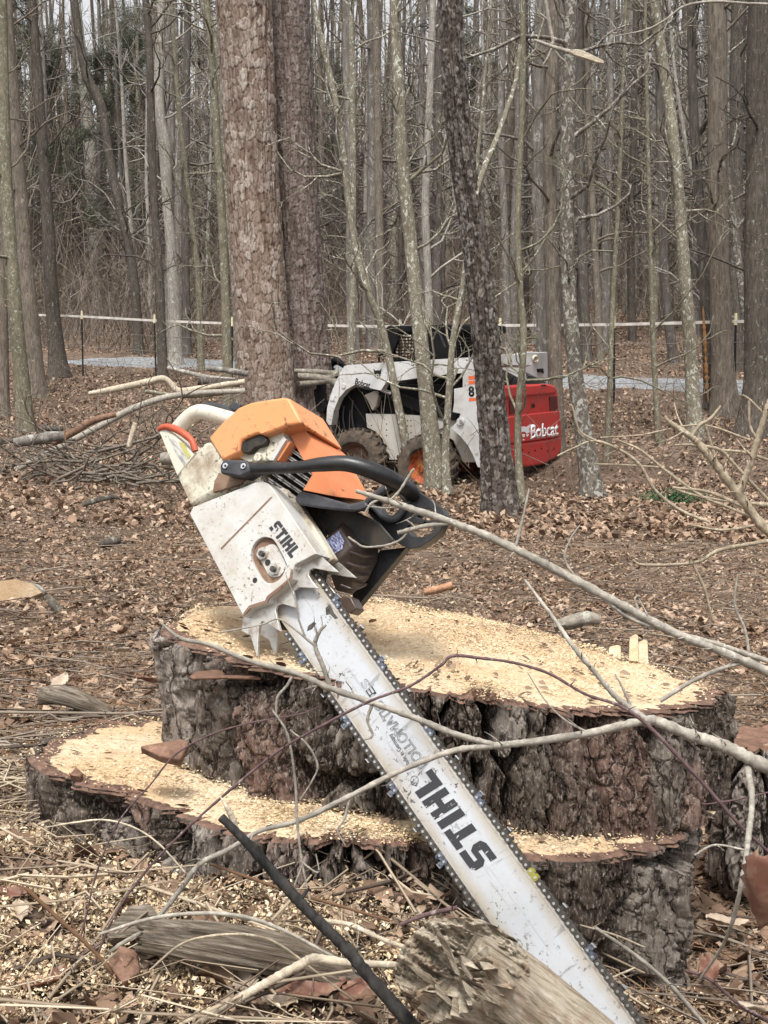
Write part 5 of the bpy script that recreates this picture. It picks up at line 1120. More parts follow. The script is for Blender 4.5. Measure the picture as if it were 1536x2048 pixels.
PK = [(proto(41, 15, .13, B['far'], 22, .01, 3.0), 'straight grey leafless tree far back in the woods', 'grey trees far back in the woods'),
      (proto(42, 13, .09, B['fard'], 22, -.03, 2.6), 'slim dark leafless tree far back in the woods', 'dark slim trees far back in the woods'),
      (proto(43, 17, .17, B['brown'], 18, .0, 3.2), 'stout brown leafless tree far back in the woods', 'stout brown trees far back in the woods'),
      (proto(44, 12, .07, B['pale'], 24, .04, 2.6), 'thin pale leafless tree far back in the woods', 'pale thin trees far back in the woods'),
      (proto(45, 14, .11, B['lichen'], 22, -.015, 2.8), 'lichen grey leafless tree far back in the woods', 'lichen grey trees far back in the woods')]
def plant(nm, meshes, lb, gp, x, y, s, rz):
    r = bpy.data.objects.new(nm, None); C.link(r); r.location = (x, y, float(zt(x, y)) - .05); r.scale = (s, s, s * (1 + .1 * math.sin(rz))); r.rotation_euler = (0, 0, rz)
    tag(r, lb, 'tree', gp)
    for n_, m_ in meshes: o = bpy.data.objects.new(n_, m_); C.link(o); o.parent = r
    return r
g = np.random.default_rng(77); cnt = 0; used = []
while cnt < 165:
    Y = 31 + 45 * g.random() ** 1.1; u = (g.random() * 2 - 1) * .3; X = u * Y
    s_ = fence_s(X, Y)
    if .6 < s_ < 5.6 or s_ < -.5: continue
    if any(abs(a - X) < .45 and abs(b - Y) < .8 for a, b in used): continue
    used.append((X, Y)); k = int(g.choice(5, p=[.3, .25, .13, .14, .18])); (tr, cr), lb, gp = PK[k]
    plant('bare_tree', (('trunk', tr), ('crown', cr)), lb, gp, X, Y, .75 + .55 * g.random(), g.random() * 6.28); cnt += 1
# pines
M_need = rndmat('pine_needles', [(0, (.045, .054, .036)), (.5, (.085, .1, .065)), (1, (.14, .155, .105))], .7, .2, 6, .2)
def pine(seed, H, r):
    g = np.random.default_rng(seed); P = np.stack([np.cumsum(g.normal(0, .03, 20)), np.cumsum(g.normal(0, .03, 20)), np.linspace(-.3, H, 20)], -1)
    V, Fq = vtubes(P[None], (r * np.linspace(1.1, .15, 20))[None], 9); tr = mesh_np('trunk', V, Fq); tr.materials.append(B['brown']); tr.shade_smooth(); out = []; tips = []
    for _ in range(42):
        t = .28 + .7 * g.random(); i = int(t * 18); a = g.random() * 6.28; L = (1.2 - t * .75) * H * .2 * (.6 + .6 * g.random()); st = len(out)
        grow(g, P[i], (math.cos(a), math.sin(a), .15 + .3 * g.random()), L, .03, 0, out, 1, .1)
        for q, _r in out[st:]:
            for f_ in (.45, .6, .75, .9, 1.): tips.append(q[int(f_ * 5)])
    cr = limbs_mesh('limbs', out, 3, (0, 0, 0)); cr.materials.append(B['brown'])
    tips = np.array(tips); N = len(tips); M = 16; c = np.repeat(tips, M, 0); d = g.normal(0, 1, (N * M, 3)); d[:, 2] = np.abs(d[:, 2]) * .7; d /= np.linalg.norm(d, axis=1, keepdims=True)
    c = c + g.normal(0, .12, c.shape); s = np.cross(d, g.normal(0, 1, d.shape)); s /= np.linalg.norm(s, axis=1, keepdims=True)
    L = .22 + .2 * g.random((N * M, 1)); V = np.stack([c - s * .012, c + s * .012, c + d * L], 1).reshape(-1, 3)
    me = mesh_np('crown', V, np.arange(len(V)).reshape(-1, 3)); attr(me, 'rnd', np.repeat(g.random(N * M), 3)); me.materials.append(M_need); return tr, cr, me
PP = [pine(51, 15, .16), pine(52, 11, .12)]
for i, (px, Y) in enumerate([(40, 56), (120, 62), (235, 54), (330, 60), (400, 66), (30, 70), (290, 58), (680, 60), (930, 62), (800, 68), (1180, 70), (1480, 64)]):
    p = at(px, 700, Y); tr, cr, nd = PP[i % 2]
    plant('far_pine', (('trunk', tr), ('limbs', cr), ('crown', nd)), 'green pine standing far behind the leafless trees', 'green pines far behind the leafless trees', p.x, Y, .8 + .4 * g.random(), g.random() * 6.28)

# brushy undergrowth and the far wood as masses of stems and twigs
def brush(name, label, N, y0, y1, h0, h1, r, mat, seed, cat, lean=.35, xs=.33):
    g = np.random.default_rng(seed); Y = y0 + (y1 - y0) * g.random(N); X = (g.random(N) * 2 - 1) * xs * Y
    s_ = fence_s(X, Y); k = ~((s_ > .8) & (s_ < 5.4)) & (fbm(X * .5, Y * .3, seed, 3) > .36); X, Y = X[k], Y[k]; N = len(X)
    hb = np.where(g.random(N) < .45, 0, g.random(N) * h1 * .8); L = h0 + (h1 - h0) * g.random(N) ** 2
    d = np.stack([g.normal(0, lean, N), g.normal(0, lean, N), .35 + g.random(N)], -1); d[hb > 0] += g.normal(0, .5, (int((hb > 0).sum()), 3)); d /= np.linalg.norm(d, axis=1, keepdims=True)
    b = np.stack([X, Y, zt(X, Y) + hb - .03], -1); t = np.linspace(0, 1, 4); bend = g.normal(0, .12, (N, 3))
    P = b[:, None] + d[:, None] * (t[None, :, None] * L[:, None, None]) + bend[:, None] * (t ** 2)[None, :, None] * L[:, None, None]
    R = (r * (.5 + g.random(N)))[:, None] * np.array([1, .8, .6, .35])
    V, Fq = vtubes(P, R, 3); me = mesh_np(name, V, Fq); attr(me, 'rnd', np.repeat(g.random(N), 12)); return tag(link(name, me, mat, smooth=180), label, cat, kind='stuff')
M_brush = rndmat('brush_twigs', [(0, (.055, .042, .032)), (.5, (.165, .132, .105)), (1, (.4, .35, .3))], .95, .05)
brush('undergrowth', 'tangled grey-brown undergrowth twigs between the far trunks', 15000, 35, 54, .4, 2.5, .009, M_brush, 81, 'undergrowth')
brush('undergrowth', 'low dead brush on the ground before and behind the fence', 2200, 13, 32, .2, 1.0, .004, M_brush, 82, 'undergrowth')
brush('far_woods', 'far mass of bare stems and branches closing off the woods', 22000, 50, 95, 1.0, 9.0, .017, M_brush, 83, 'woods')
def farstems():
    g = np.random.default_rng(84); N = 300; Y = 58 + 50 * g.random(N); X = (g.random(N) * 2 - 1) * .33 * Y; b = np.stack([X, Y, zt(X, Y) - .2], -1); t = np.linspace(0, 1, 4)
    P = b[:, None] + np.stack([g.normal(0, .06, N), g.normal(0, .06, N), np.ones(N)], -1)[:, None] * (t[None, :, None] * (12 + 8 * g.random(N))[:, None, None])
    V, Fq = vtubes(P, (.07 + .11 * g.random(N))[:, None] * np.array([1, .8, .6, .3]), 5); me = mesh_np('far_stems', V, Fq); attr(me, 'rnd', np.repeat(g.random(N) * .7, 20)); tag(link('far_woods', me, M_brush, smooth=180), 'far dense stand of bare trunks on the hillside', 'woods', kind='stuff')
farstems()
# ------------------------------------------------------------------ branches, logs, leaves in the clearing and close to the camera
M_fbark = bark('smooth_grey_twig_bark', (.34, .31, .265), 60, (1, 1, 1), .0015, (.5, .48, .43), 60, .62, .6)
M_sbark = bark('shrub_bark_tan', (.36, .3, .22), 50, (1, 1, 1), .002, (.5, .45, .36), 40, .6, .6)
M_bram = bark('bramble_purple_brown', (.13, .085, .085), 60, (1, 1, 1), .001, (.27, .22, .22), 40, .6, .6)
M_char = NT('charred_bark', .8); M_char.col(M_char.ramp(M_char.noise(60, 5, (1, 1, .3)), [(.4, (.008, .008, .008)), (.75, (.07, .065, .06))])); M_char.bump(M_char.noise(80, 4), .6, .003); M_char = M_char.m
M_bone = bark('bleached_stick', (.5, .43, .33), 40, (1, 1, 1), .002, (.75, .68, .58), 30, .6, .6)
M_weath = NT('weathered_grey_wood', .95, spec=.08); _n = M_weath.noise(45, 9, (.22, 3.2, 3.2), .75, .25)
M_weath.col(M_weath.mix(M_weath.ramp(M_weath.noise(9, 3), [(.45, 0), (.7, .5)]), M_weath.ramp(_n, [(.36, (.035, .027, .021)), (.5, (.2, .165, .13)), (.64, (.4, .35, .29))]), (.12, .09, .06))); M_weath.bump(_n, .9, .008); M_weath = M_weath.m
M_rot = NT('rotten_tan_wood', .95, spec=.08); _n = M_rot.noise(40, 9, (.22, 3, 3), .75, .4)
M_rot.col(M_rot.mix(M_rot.ramp(M_rot.noise(30, 4), [(.5, 0), (.72, .65)]), M_rot.ramp(_n, [(.35, (.12, .092, .066)), (.5, (.4, .34, .26)), (.64, (.62, .56, .46))]), (.24, .14, .08))); M_rot.bump(_n, .8, .006); M_rot = M_rot.m
def branch(name, label, cat, polys, Y, mat, seed=0, group=None, sides=8, jit=.15, tip=None, wig=.0):
    """polys: list of [(px,py,width_px[,dY])...]; first one is the main stem"""
    parts = []; base = None; obs = []
    for k, q in enumerate(polys):
        P_ = []; r_ = []
        for p in q:
            y = Y + (p[3] if len(p) > 3 else 0); P_.append(list(at(p[0], p[1], y))); r_.append(p[2] / 2 / F * y)
        if base is None: base = np.array(P_[0])
        n = max(10, len(q) * 11); V, Fq = tube(P_, r_, n, sides if q[0][2] > 4 else 6, jit, seed + k); parts.append(([tuple(np.array(v) - base) for v in V], Fq))
    if len(parts) == 1:
        o = mk(name, *parts[0], mat, None, 60); o.location = base; return tag(o, label, cat, group)
    root = empty(name, label, cat, group, loc=tuple(base)); mk('stem', *parts[0], mat, root, 60)
    for p in parts[1:]: mk('twig', *p, mat, root, 60)
    return root
def twiglets(q, n, seed, L0=18, L1=70, w=3, dy=.02):
    """random side shoots along a pixel polyline"""
    g = np.random.default_rng(seed); out = []; q = [p if len(p) > 3 else (*p, 0) for p in q]; A = spline(np.array(q, float), 60)
    for _ in range(n):
        i = g.integers(4, 56); a = A[i]; d = A[i + 2] - A[i - 2]; an = math.atan2(d[1], d[0]) + (1 if g.random() < .5 else -1) * (.4 + .7 * g.random()); L = L0 + (L1 - L0) * g.random() ** 1.5
        pts = [(a[0], a[1], w, a[3])]
        for k in (1, 2, 3): an += g.normal(0, .22); pts.append((pts[-1][0] + L / 3 * math.cos(an), pts[-1][1] + L / 3 * math.sin(an), w * (1 - .25 * k), a[3] + g.normal(0, dy) * k))
        out.append(pts)
    return out
fa = [(1600, 1556, 30, .02), (1536, 1535, 28), (1450, 1493, 26), (1370, 1466, 24), (1320, 1445, 22), (1285, 1442, 19), (1180, 1466, 17), (1060, 1484, 16), (985, 1492, 15), (905, 1502, 13), (800, 1542, 12), (700, 1592, 11), (600, 1640, 11), (520, 1662, 10), (455, 1700, 11), (400, 1728, 11), (360, 1780, 11), (300, 1852, 10), (230, 1897, 9), (140, 1975, 7)]
fa2 = [(990, 1490, 13), (910, 1468, 13), (830, 1436, 13), (740, 1404, 13), (660, 1376, 14), (590, 1346, 13), (500, 1322, 11), (420, 1290, 9), (360, 1276, 8), (322, 1246, 5)]
fa3 = [(1300, 1448, 20), (1260, 1415, 13), (1230, 1392, 11), (1190, 1345, 10), (1150, 1298, 9), (1110, 1240, 8, .03), (1080, 1200, 7, .05), (1050, 1160, 5, .08)]
fa4 = [(1495, 1535, 15), (1504, 1600, 13, -.06), (1496, 1680, 12, -.14), (1488, 1740, 11, -.22), (1466, 1840, 9, -.2), (1440, 1900, 7, -.15), (1395, 1965, 5, -.1)]
fa5 = [(660, 1372, 10), (645, 1330, 10), (630, 1290, 9), (640, 1262, 7), (652, 1250, 5)]
fa6 = [(634, 1295, 7), (610, 1275, 5), (585, 1255, 4), (555, 1238, 4), (520, 1250, 3), (440, 1265, 3)]
fa7 = [(612, 1278, 5), (598, 1240, 4), (592, 1205, 3), (572, 1150, 2)]
fa8 = [(745, 1408, 8), (735, 1440, 6), (745, 1470, 5), (728, 1480, 4)] 
fa9 = [(700, 1594, 7), (688, 1640, 5), (675, 1660, 4), (690, 1690, 3)]
fa10 = [(588, 1345, 7), (575, 1370, 6), (555, 1395, 6), (552, 1430, 4)]
branch('fallen_branch', 'long grey forked branch reaching in from the right across the guide bar', 'branch', [fa, fa2, fa3, fa4, fa5, fa6, fa7, fa8, fa9, fa10, [(1180, 1467, 5), (1130, 1440, 4), (1090, 1400, 3), (1055, 1345, 2)], [(1265, 1420, 6), (1245, 1375, 5), (1230, 1348, 3)]] + twiglets(fa, 12, 3, 20, 70, 3.5) + twiglets(fa2, 8, 4, 16, 60, 3) + twiglets(fa5, 5, 5, 20, 60, 2.5) + twiglets(fa3, 4, 6, 15, 40, 3), 1.62, M_fbark, 10)
fb = [(1600, 1362, 22), (1536, 1342, 21), (1450, 1305, 20), (1350, 1266, 19), (1250, 1214, 19), (1150, 1160, 18), (1050, 1108, 17), (960, 1066, 16), (890, 1040, 15), (800, 1010, 13), (745, 992, 10), (712, 982, 8)]
branch('fallen_branch', 'pale bare branch running up left to the saw hand guard', 'branch', [fb, [(905, 1046, 9), (850, 1052, 9), (795, 1066, 9)], [(820, 1058, 4), (800, 1080, 5), (770, 1091, 5), (730, 1094, 5), (712, 1085, 5), (696, 1074, 5)], [(778, 1004, 6), (800, 980, 5), (824, 942, 5), (828, 940, 4)], [(760, 998, 5), (742, 1008, 6), (730, 1026, 4)], [(800, 1012, 5), (770, 1016, 4), (735, 1012, 4)], [(832, 1056, 4), (820, 1045, 4), (812, 1040, 3)],
     [(1190, 1182, 8), (1260, 1236, 9), (1340, 1262, 9), (1440, 1290, 10), (1536, 1322, 11)], [(1500, 1322, 8), (1440, 1338, 9), (1380, 1365, 9), (1320, 1402, 10)], [(1030, 1100, 6), (1045, 1040, 6), (1058, 978, 4)], [(1160, 1166, 6), (1130, 1120, 5), (1140, 1080, 4), (1160, 1050, 3)], [(1280, 1230, 6), (1270, 1200, 5), (1276, 1190, 3)], [(1500, 1320, 7), (1490, 1260, 6), (1470, 1210, 5), (1475, 1150, 3)]] + twiglets(fb, 14, 14, 20, 60, 4), 1.75, M_fbark, 40)
fc = [(1600, 1095, 24), (1536, 1062, 22), (1485, 1000, 20), (1440, 940, 17), (1400, 890, 15), (1380, 872, 13), (1340, 845, 9), (1330, 832, 6)]
fcs = [fc, [(1478, 985, 16), (1500, 930, 14), (1518, 870, 13), (1540, 800, 11), (1560, 760, 9)], [(1384, 872, 9), (1400, 850, 8), (1420, 838, 7), (1442, 812, 5)], [(1436, 935, 7), (1420, 880, 6), (1408, 840, 5)], [(1500, 1020, 8), (1420, 985, 7), (1345, 975, 5)], [(1520, 1040, 8), (1450, 1012, 6), (1400, 990, 6), (1330, 940, 6), (1280, 900, 5), (1235, 880, 4)], [(1536, 1010, 9), (1440, 1000, 6), (1380, 988, 5), (1352, 978, 4)], [(1536, 1082, 9), (1440, 1100, 8), (1390, 1125, 7), (1290, 1130, 6), (1265, 1120, 4)], [(1385, 1125, 6), (1410, 1180, 6), (1425, 1240, 4)], [(1536, 1000, 7), (1470, 930, 7), (1440, 900, 7), (1390, 890, 6), (1350, 890, 4)],
       [(1420, 1045, 6), (1360, 1020, 7), (1310, 980, 7), (1280, 930, 6), (1240, 900, 6), (1190, 882, 5), (1150, 895, 4), (1115, 912, 4)], [(1195, 883, 5), (1160, 862, 4), (1145, 815, 4), (1140, 810, 3)], [(1330, 935, 4), (1250, 930, 4), (1190, 928, 3)], [(1536, 1045, 6), (1450, 1060, 5), (1380, 1050, 4)], [(1530, 830, 6), (1500, 800, 5), (1485, 790, 4)], [(1515, 880, 6), (1500, 850, 5), (1498, 800, 5)], [(1536, 920, 7), (1490, 905, 6), (1440, 900, 5)], [(1500, 880, 5), (1400, 850, 4), (1280, 870, 3), (1200, 875, 2)]]
branch('bare_shrub', 'leafless tan shrub branches crowding in at the right edge', 'shrub', fcs + twiglets(fc, 10, 21, 30, 110, 4, .06) + twiglets(fcs[10], 7, 22, 20, 80, 3, .05) + twiglets(fcs[1], 6, 23, 20, 80, 4, .05) + twiglets(fcs[7], 5, 24, 20, 80, 3, .05), 3.1, M_sbark, 70)
fd = [(170, 1985, 5), (215, 1860, 5), (270, 1770, 5), (350, 1680, 5), (460, 1580, 6), (560, 1500, 6), (650, 1448, 6), (740, 1402, 6), (820, 1372, 6), (880, 1332, 6), (905, 1312, 7), (960, 1316, 6), (1030, 1326, 6), (1100, 1348, 6), (1170, 1388, 6), (1240, 1412, 7), (1300, 1455, 8), (1400, 1560, 8), (1440, 1605, 8), (1480, 1650, 7), (1560, 1725, 6)]
branch('bramble_stem', 'purple bramble stem arching from lower left over the bar to the right', 'bramble', [fd, [(1440, 1605, 5), (1480, 1598, 4), (1536, 1585, 4)], [(1442, 1604, 4), (1415, 1608, 3), (1400, 1606, 2)]] + twiglets(fd, 12, 31, 8, 30, 3), 1.58, M_bram, 90)
branch('bramble_stem', 'thin dark bramble stem rising at lower left before the stump', 'bramble', [[(140, 1940, 4), (165, 1860, 4), (195, 1740, 4), (240, 1640, 4), (300, 1570, 4), (350, 1510, 4), (420, 1470, 4), (500, 1446, 4), (600, 1428, 3), (640, 1412, 2)]] , 1.6, M_bram, 95)
branch('dead_twig', 'slender forked dead twig hanging before the lower stump', 'twig', [[(545, 1420, 4), (575, 1470, 6), (590, 1560, 6), (595, 1650, 6), (605, 1730, 5), (620, 1800, 4)], [(580, 1460, 4), (615, 1490, 5), (635, 1530, 5), (625, 1560, 4), (600, 1600, 3)], [(607, 1725, 4), (590, 1770, 5), (594, 1785, 3)], [(600, 1722, 4), (636, 1745, 4), (632, 1708, 3)]], 1.6, M_fbark, 97)
cs = branch('charred_stick', 'blackened stick with a pale splintered tip leaning before the lower stump', 'stick', [[(442, 1634, 17), (500, 1692, 21), (570, 1772, 23), (632, 1838, 24), (690, 1895, 25), (740, 1955, 27), (815, 2040, 30), (860, 2090, 32)], [(600, 1800, 10), (612, 1785, 7), (618, 1776, 4)], [(706, 1912, 9), (716, 1898, 6), (728, 1892, 3)], [(520, 1714, 9), (512, 1722, 6), (505, 1724, 3)]], 1.45, M_char, 98, jit=.09, sides=14)
sp_ = branch('splinter', 'x', 'x', [[(476, 1672, 14), (462, 1630, 14), (452, 1612, 9), (441, 1594, 3)]], 1.455, M_bone, 99)
sp_.parent = cs; sp_.location = sp_.location - cs.location
for k in ('label', 'category'): del sp_[k]
branch('bleached_stick', 'bent bleached stick lying along the bottom edge', 'stick', [[(350, 2085, 16), (420, 2030, 20), (480, 1996, 20), (540, 1962, 20), (600, 1930, 20), (630, 1917, 22), (700, 1926, 17), (790, 1930, 15), (860, 1932, 12)]], 1.5, M_bone, 100)
branch('bleached_stick', 'bleached stick poking in at the bottom left corner', 'stick', [[(-20, 2040, 14), (60, 2036, 14), (110, 2044, 12), (160, 2070, 10)]], 1.5, M_bone, 101)
branch('grass_stalk', 'dry straw stalk slanting across the lower left', 'stalk', [[(50, 1775, 8), (120, 1840, 9), (190, 1905, 9), (260, 1990, 8), (320, 2060, 7)]], 1.56, M_needle, 102)
branch('grass_stalk', 'long dry stalk leaning from the chips toward the charred stick', 'stalk', [[(420, 1728, 6), (500, 1756, 7), (590, 1786, 8), (680, 1812, 7), (780, 1842, 6)]], 1.63, M_needle, 103)
branch('curved_twig', 'thin pale twig arching over the chips in front of the lower stump', 'twig', [[(90, 1655, 3), (150, 1645, 4), (210, 1640, 4), (270, 1656, 4), (320, 1690, 4), (370, 1745, 4)]], 1.66, M_bone, 104)
branch('curved_twig', 'grey twig arched over the weathered log', 'twig', [[(200, 1868, 6), (290, 1840, 8), (370, 1828, 9), (450, 1828, 9), (520, 1842, 9), (590, 1872, 8), (660, 1910, 7), (740, 1950, 6)]], 1.55, M_fbark, 105)
branch('curved_twig', 'pale thin twig bowed across the front of the weathered log', 'twig', [[(300, 1940, 5), (360, 1890, 6), (420, 1872, 6), (500, 1870, 6), (560, 1890, 6), (640, 1950, 5), (720, 2010, 4)]], 1.53, M_sbark, 106)
for i, q in enumerate([[(0, 1990, 6), (60, 1980, 6), (130, 1985, 6), (205, 2000, 4)], [(215, 1960, 5), (260, 2010, 5), (300, 2060, 5)], [(250, 1900, 6), (330, 1980, 7), (400, 2048, 7)], [(100, 1965, 5), (150, 1920, 6), (210, 1880, 5)], [(640, 1950, 6), (720, 2000, 7), (790, 2050, 7)], [(640, 1840, 10), (700, 1850, 12), (768, 1880, 11), (830, 1900, 9)], [(690, 1860, 5), (735, 1930, 6), (760, 1960, 4)], [(800, 1850, 8), (850, 1830, 10), (915, 1815, 11)], [(1190, 1855, 7), (1270, 1910, 8), (1340, 1970, 9), (1410, 2050, 9)], [(1225, 1955, 5), (1255, 1942, 5), (1270, 1935, 3)], [(1160, 1850, 4), (1230, 1870, 5), (1290, 1895, 4)], [(1370, 1940, 6), (1420, 1960, 7), (1480, 2010, 7), (1536, 2040, 6)], [(1390, 1710, 5), (1430, 1690, 5), (1490, 1700, 4)]]):
    branch('dead_twig', ['grey twig low at the bottom left corner', 'short pale twig crossing a stalk at lower left', 'straight twig falling from the log end to the bottom edge', 'dark twig lying on the lower left chips', 'straw-thin twig beside the rotten log', 'stout twig on the ground under the lower stump edge', 'thin twig bent beside the charred stick', 'grey twig pointing at the guide bar above the rotten log', 'brown twig slanting over the right side of the lower stump', 'tiny side twig before the right side of the stump', 'thin brown twig touching the chain low on the bar', 'grey twig on leaves at the bottom right', 'pale twig on leaves right of the stumps'][i], 'twig', [q] + twiglets(q, 2, 300 + i, 10, 40, 3), 1.6 if q[0][0] < 1150 else 1.8, [M_fbark, M_bone, M_sbark, M_bram][i % 4], 110 + i)

# logs in front
def log(name, label, q, Y, mat, seed, cat='log', sides=22, n=60, rough=.12, endrough=.3, vs=30, endmat=None, group=None, lift=None):
    P_ = []; r_ = []
    for p in q:
        y = Y + (p[3] if len(p) > 3 else 0); P_.append(list(at(p[0], p[1], y))); r_.append(p[2] / 2 / F * y)
    base = np.array(P_[0]); P = spline(np.array(P_) - base, n); rr = np.interp(np.linspace(0, 1, n), np.linspace(0, 1, len(r_)), r_)
    V, Fq = vtubes(P[None], rr[None], sides); a = np.tile(np.arange(sides) / sides * 2 * math.pi, n); l = np.repeat(np.linspace(0, 1, n), sides); c = np.repeat(P, sides, 0)
    Ln = np.linalg.norm(P[-1] - P[0]); q_ = 1 + rough * 2 * (fbm(np.cos(a) * 2 + 7 + l * Ln * 4, np.sin(a) * 2 + 5, seed, 4) - .45) + rough * .8 * (fbm(a * vs / 6.28, l * Ln * 6, seed + 2, 3) - .45)
    V = c + (V - c) * q_[:, None]
    g = np.random.default_rng(seed); T = (P[1] - P[0]) / np.linalg.norm(P[1] - P[0]); V[:sides] += T * (endrough * r_[0] * (g.random((sides, 1)) - .5)); V = V.tolist(); Fq = Fq.tolist()
    s = len(V); V += (P[0] + T * r_[0] * endrough * .4).tolist() and [(P[0] + T * r_[0] * endrough * .4).tolist(), P[-1].tolist()]
    ends = [[s, (i + 1) % sides, i] for i in range(sides)] + [[s + 1, (n - 1) * sides + i, (n - 1) * sides + (i + 1) % sides] for i in range(sides)]
    ax = Vector(P[-1] - P[0]).normalized(); rot = ax.to_track_quat('X', 'Z'); Ri = np.array(rot.to_matrix()); V = (np.array(V) @ Ri).tolist()
    o = mk(name, V, Fq + ends, [mat, endmat or mat], None, 60); o.location = base; o.rotation_mode = 'QUATERNION'; o.rotation_quaternion = rot
    nf = len(Fq); o.data.polygons.foreach_set('material_index', [0] * nf + [1] * len(ends)); o.data.update()
    return tag(o, label, cat, group)
log('weathered_log', 'weathered grey split log lying in the chips before the lower stump', [(285, 1872, 66), (380, 1882, 84), (480, 1896, 92), (580, 1915, 88), (660, 1942, 70), (720, 1965, 48)], 1.58, M_weath, 301, rough=.17, vs=70, sides=120, n=110, endrough=.9)
log('dark_chunk', 'dark rotten wood chunk under the right end of the weathered log', [(560, 1955, 50), (640, 1975, 60), (720, 1990, 40)], 1.62, M_weath, 302, rough=.25)
rl = log('rotten_log', 'rotten tan log end with crumbling broken face at bottom centre', [(900, 1942, 200, -.04), (980, 1978, 215), (1060, 2034, 205, .02), (1150, 2106, 200, .04), (1290, 2225, 190, .08)], 1.42, M_rot, 303, rough=.09, vs=90, sides=140, n=100, endrough=.5)
# crumbled broken face of the rotten log: a ragged lump of layered fibres plus loose slabs
def onto(ob, name, V, Fq, mat, sm=40):
    """a part given in world coordinates, as a child of ob"""
    M = Matrix.LocRotScale(ob.location, ob.rotation_quaternion if ob.rotation_mode == 'QUATERNION' else ob.rotation_euler, None).inverted()
    return mk(name, [tuple(M @ Vector(v)) for v in V], Fq, mat, ob, sm)
nr, na = 60, 150; tt = np.linspace(0, 1, nr)[:, None]; aa = np.linspace(0, 2 * math.pi, na, endpoint=False)[None]
gx = np.cos(aa) * tt; gy = np.sin(aa) * tt; u_ = gx * .8 + gy * .6; v_ = -gx * .6 + gy * .8
hgt = .02 * (1 - tt ** 3) + .06 * (fbm(u_ * 1.6 + 5, v_ * 7 + 5, 71, 4) - .45) + .035 * np.floor(fbm(u_ * 2 + 9, v_ * 5 + 3, 72, 3) * 7) / 7 - .016 + .012 * (fbm(u_ * 8, v_ * 26, 73, 3) - .45) + .01 * (fbm(u_ * 30, v_ * 30, 74, 2) - .45)
rg = 1 + .16 * (fbm(np.cos(aa) * 2.2 + 3, np.sin(aa) * 2.2 + 3, 75, 4) - .45)
PX = 925 + 132 * gx * rg; PY = 1944 + 112 * gy * rg; Vn = [tuple(at(x, y, 1.395 - h)) for x, y, h in zip(PX.ravel(), PY.ravel(), (hgt * np.ones_like(PX)).ravel())]
ix = np.arange(nr * na).reshape(nr, na); nxx = np.roll(ix, -1, 1); onto(rl, 'broken_face', Vn, np.stack([ix[:-1], ix[1:], nxx[1:], nxx[:-1]], -1).reshape(-1, 4).tolist(), M_rot, 180)
g = np.random.default_rng(12)
for i in range(13):
    x, y = 850 + 150 * g.random(), 1870 + 130 * g.random(); L = 40 + 70 * g.random(); an = .6 + g.normal(0, .25); wd = 7 + 11 * g.random(); dy = 1.335 + .025 * g.random()
    e = [(x + L * t * math.cos(an) - wd * s_ * math.sin(an) * (1 - .5 * abs(t)), y + L * t * math.sin(an) + wd * s_ * math.cos(an) * (1 - .5 * abs(t))) for t, s_ in ((-.5, -.5), (-.1, -.7), (.3, -.45), (.5, -.1), (.42, .3), (.1, .6), (-.3, .5), (-.52, .15))]
    f = [at(px + g.normal(0, 3), py + g.normal(0, 3), dy + .02 * (k % 3) / 3) for k, (px, py) in enumerate(e)]; bk = [v + Vector((.002, .008, -.004)) for v in f]; n = len(f)
    onto(rl, 'splinter', f + bk, [list(t) for t in tessellate_polygon([f])] + [[k, (k + 1) % n, n + (k + 1) % n, n + k] for k in range(n)], M_rot)
log('knotty_stick', 'short rough grey log on the leaves left of the stump', [(78, 1393, 34), (120, 1390, 40), (160, 1402, 38), (210, 1425, 30), (235, 1440, 24)], 3.1, M_weath, 305, rough=.2)
log('split_log', 'large split log with fresh yellow face at the left edge', [(-40, 1196, 66), (20, 1190, 62), (70, 1192, 50), (88, 1196, 30)], 5.6, M_lightlog, 306, rough=.15)
sp = [at(x, y, 5.5) for x, y in ((-30, 1180), (0, 1162), (30, 1158), (65, 1168), (84, 1185), (60, 1195), (20, 1206), (-30, 1200))]
def adopt(o, par):
    o.parent = par; o.matrix_parent_inverse = Matrix.LocRotScale(par.location, par.rotation_quaternion if par.rotation_mode == 'QUATERNION' else par.rotation_euler, None).inverted()
    for k in ('label', 'category', 'group'):
        if k in o: del o[k]
    return o
adopt(loft('split_face', sp, [v + Vector((0, .05, -.02)) for v in sp], M_sawn, None), [o for o in bpy.data.objects if o.name == 'split_log'][0])
log('birch_stick', 'white barked broken stick on the ground at left edge', [(118, 1222, 20), (104, 1205, 18), (92, 1190, 12)], 5.2, B['birch'], 307, endmat=M_cutend)
log('bark_slab', 'reddish grey slab of bark on the ground behind the right of the stump', [(1108, 1252, 20), (1140, 1244, 30), (1175, 1236, 30), (1200, 1240, 18)], 4.6, M_lightlog, 308, rough=.2)
log('cut_branch', 'short orange-brown cut branch lying right of the saw', [(848, 1184, 14), (872, 1180, 16), (905, 1170, 15)], 5.6, bark('orange_brown_stick', (.36, .2, .12), 30, (1, 1, 1), .004), 309)
log('dead_stick', 'crooked dark stick lying on the left clearing', [(165, 1010, 10), (195, 1000, 12), (225, 994, 9), (240, 996, 6)], 9.5, B['dark'], 310)
log('dead_stick', 'dark broken chunk lying in the middle of the left clearing', [(200, 1088, 18), (222, 1084, 20), (242, 1080, 12)], 7.5, B['dark'], 311)
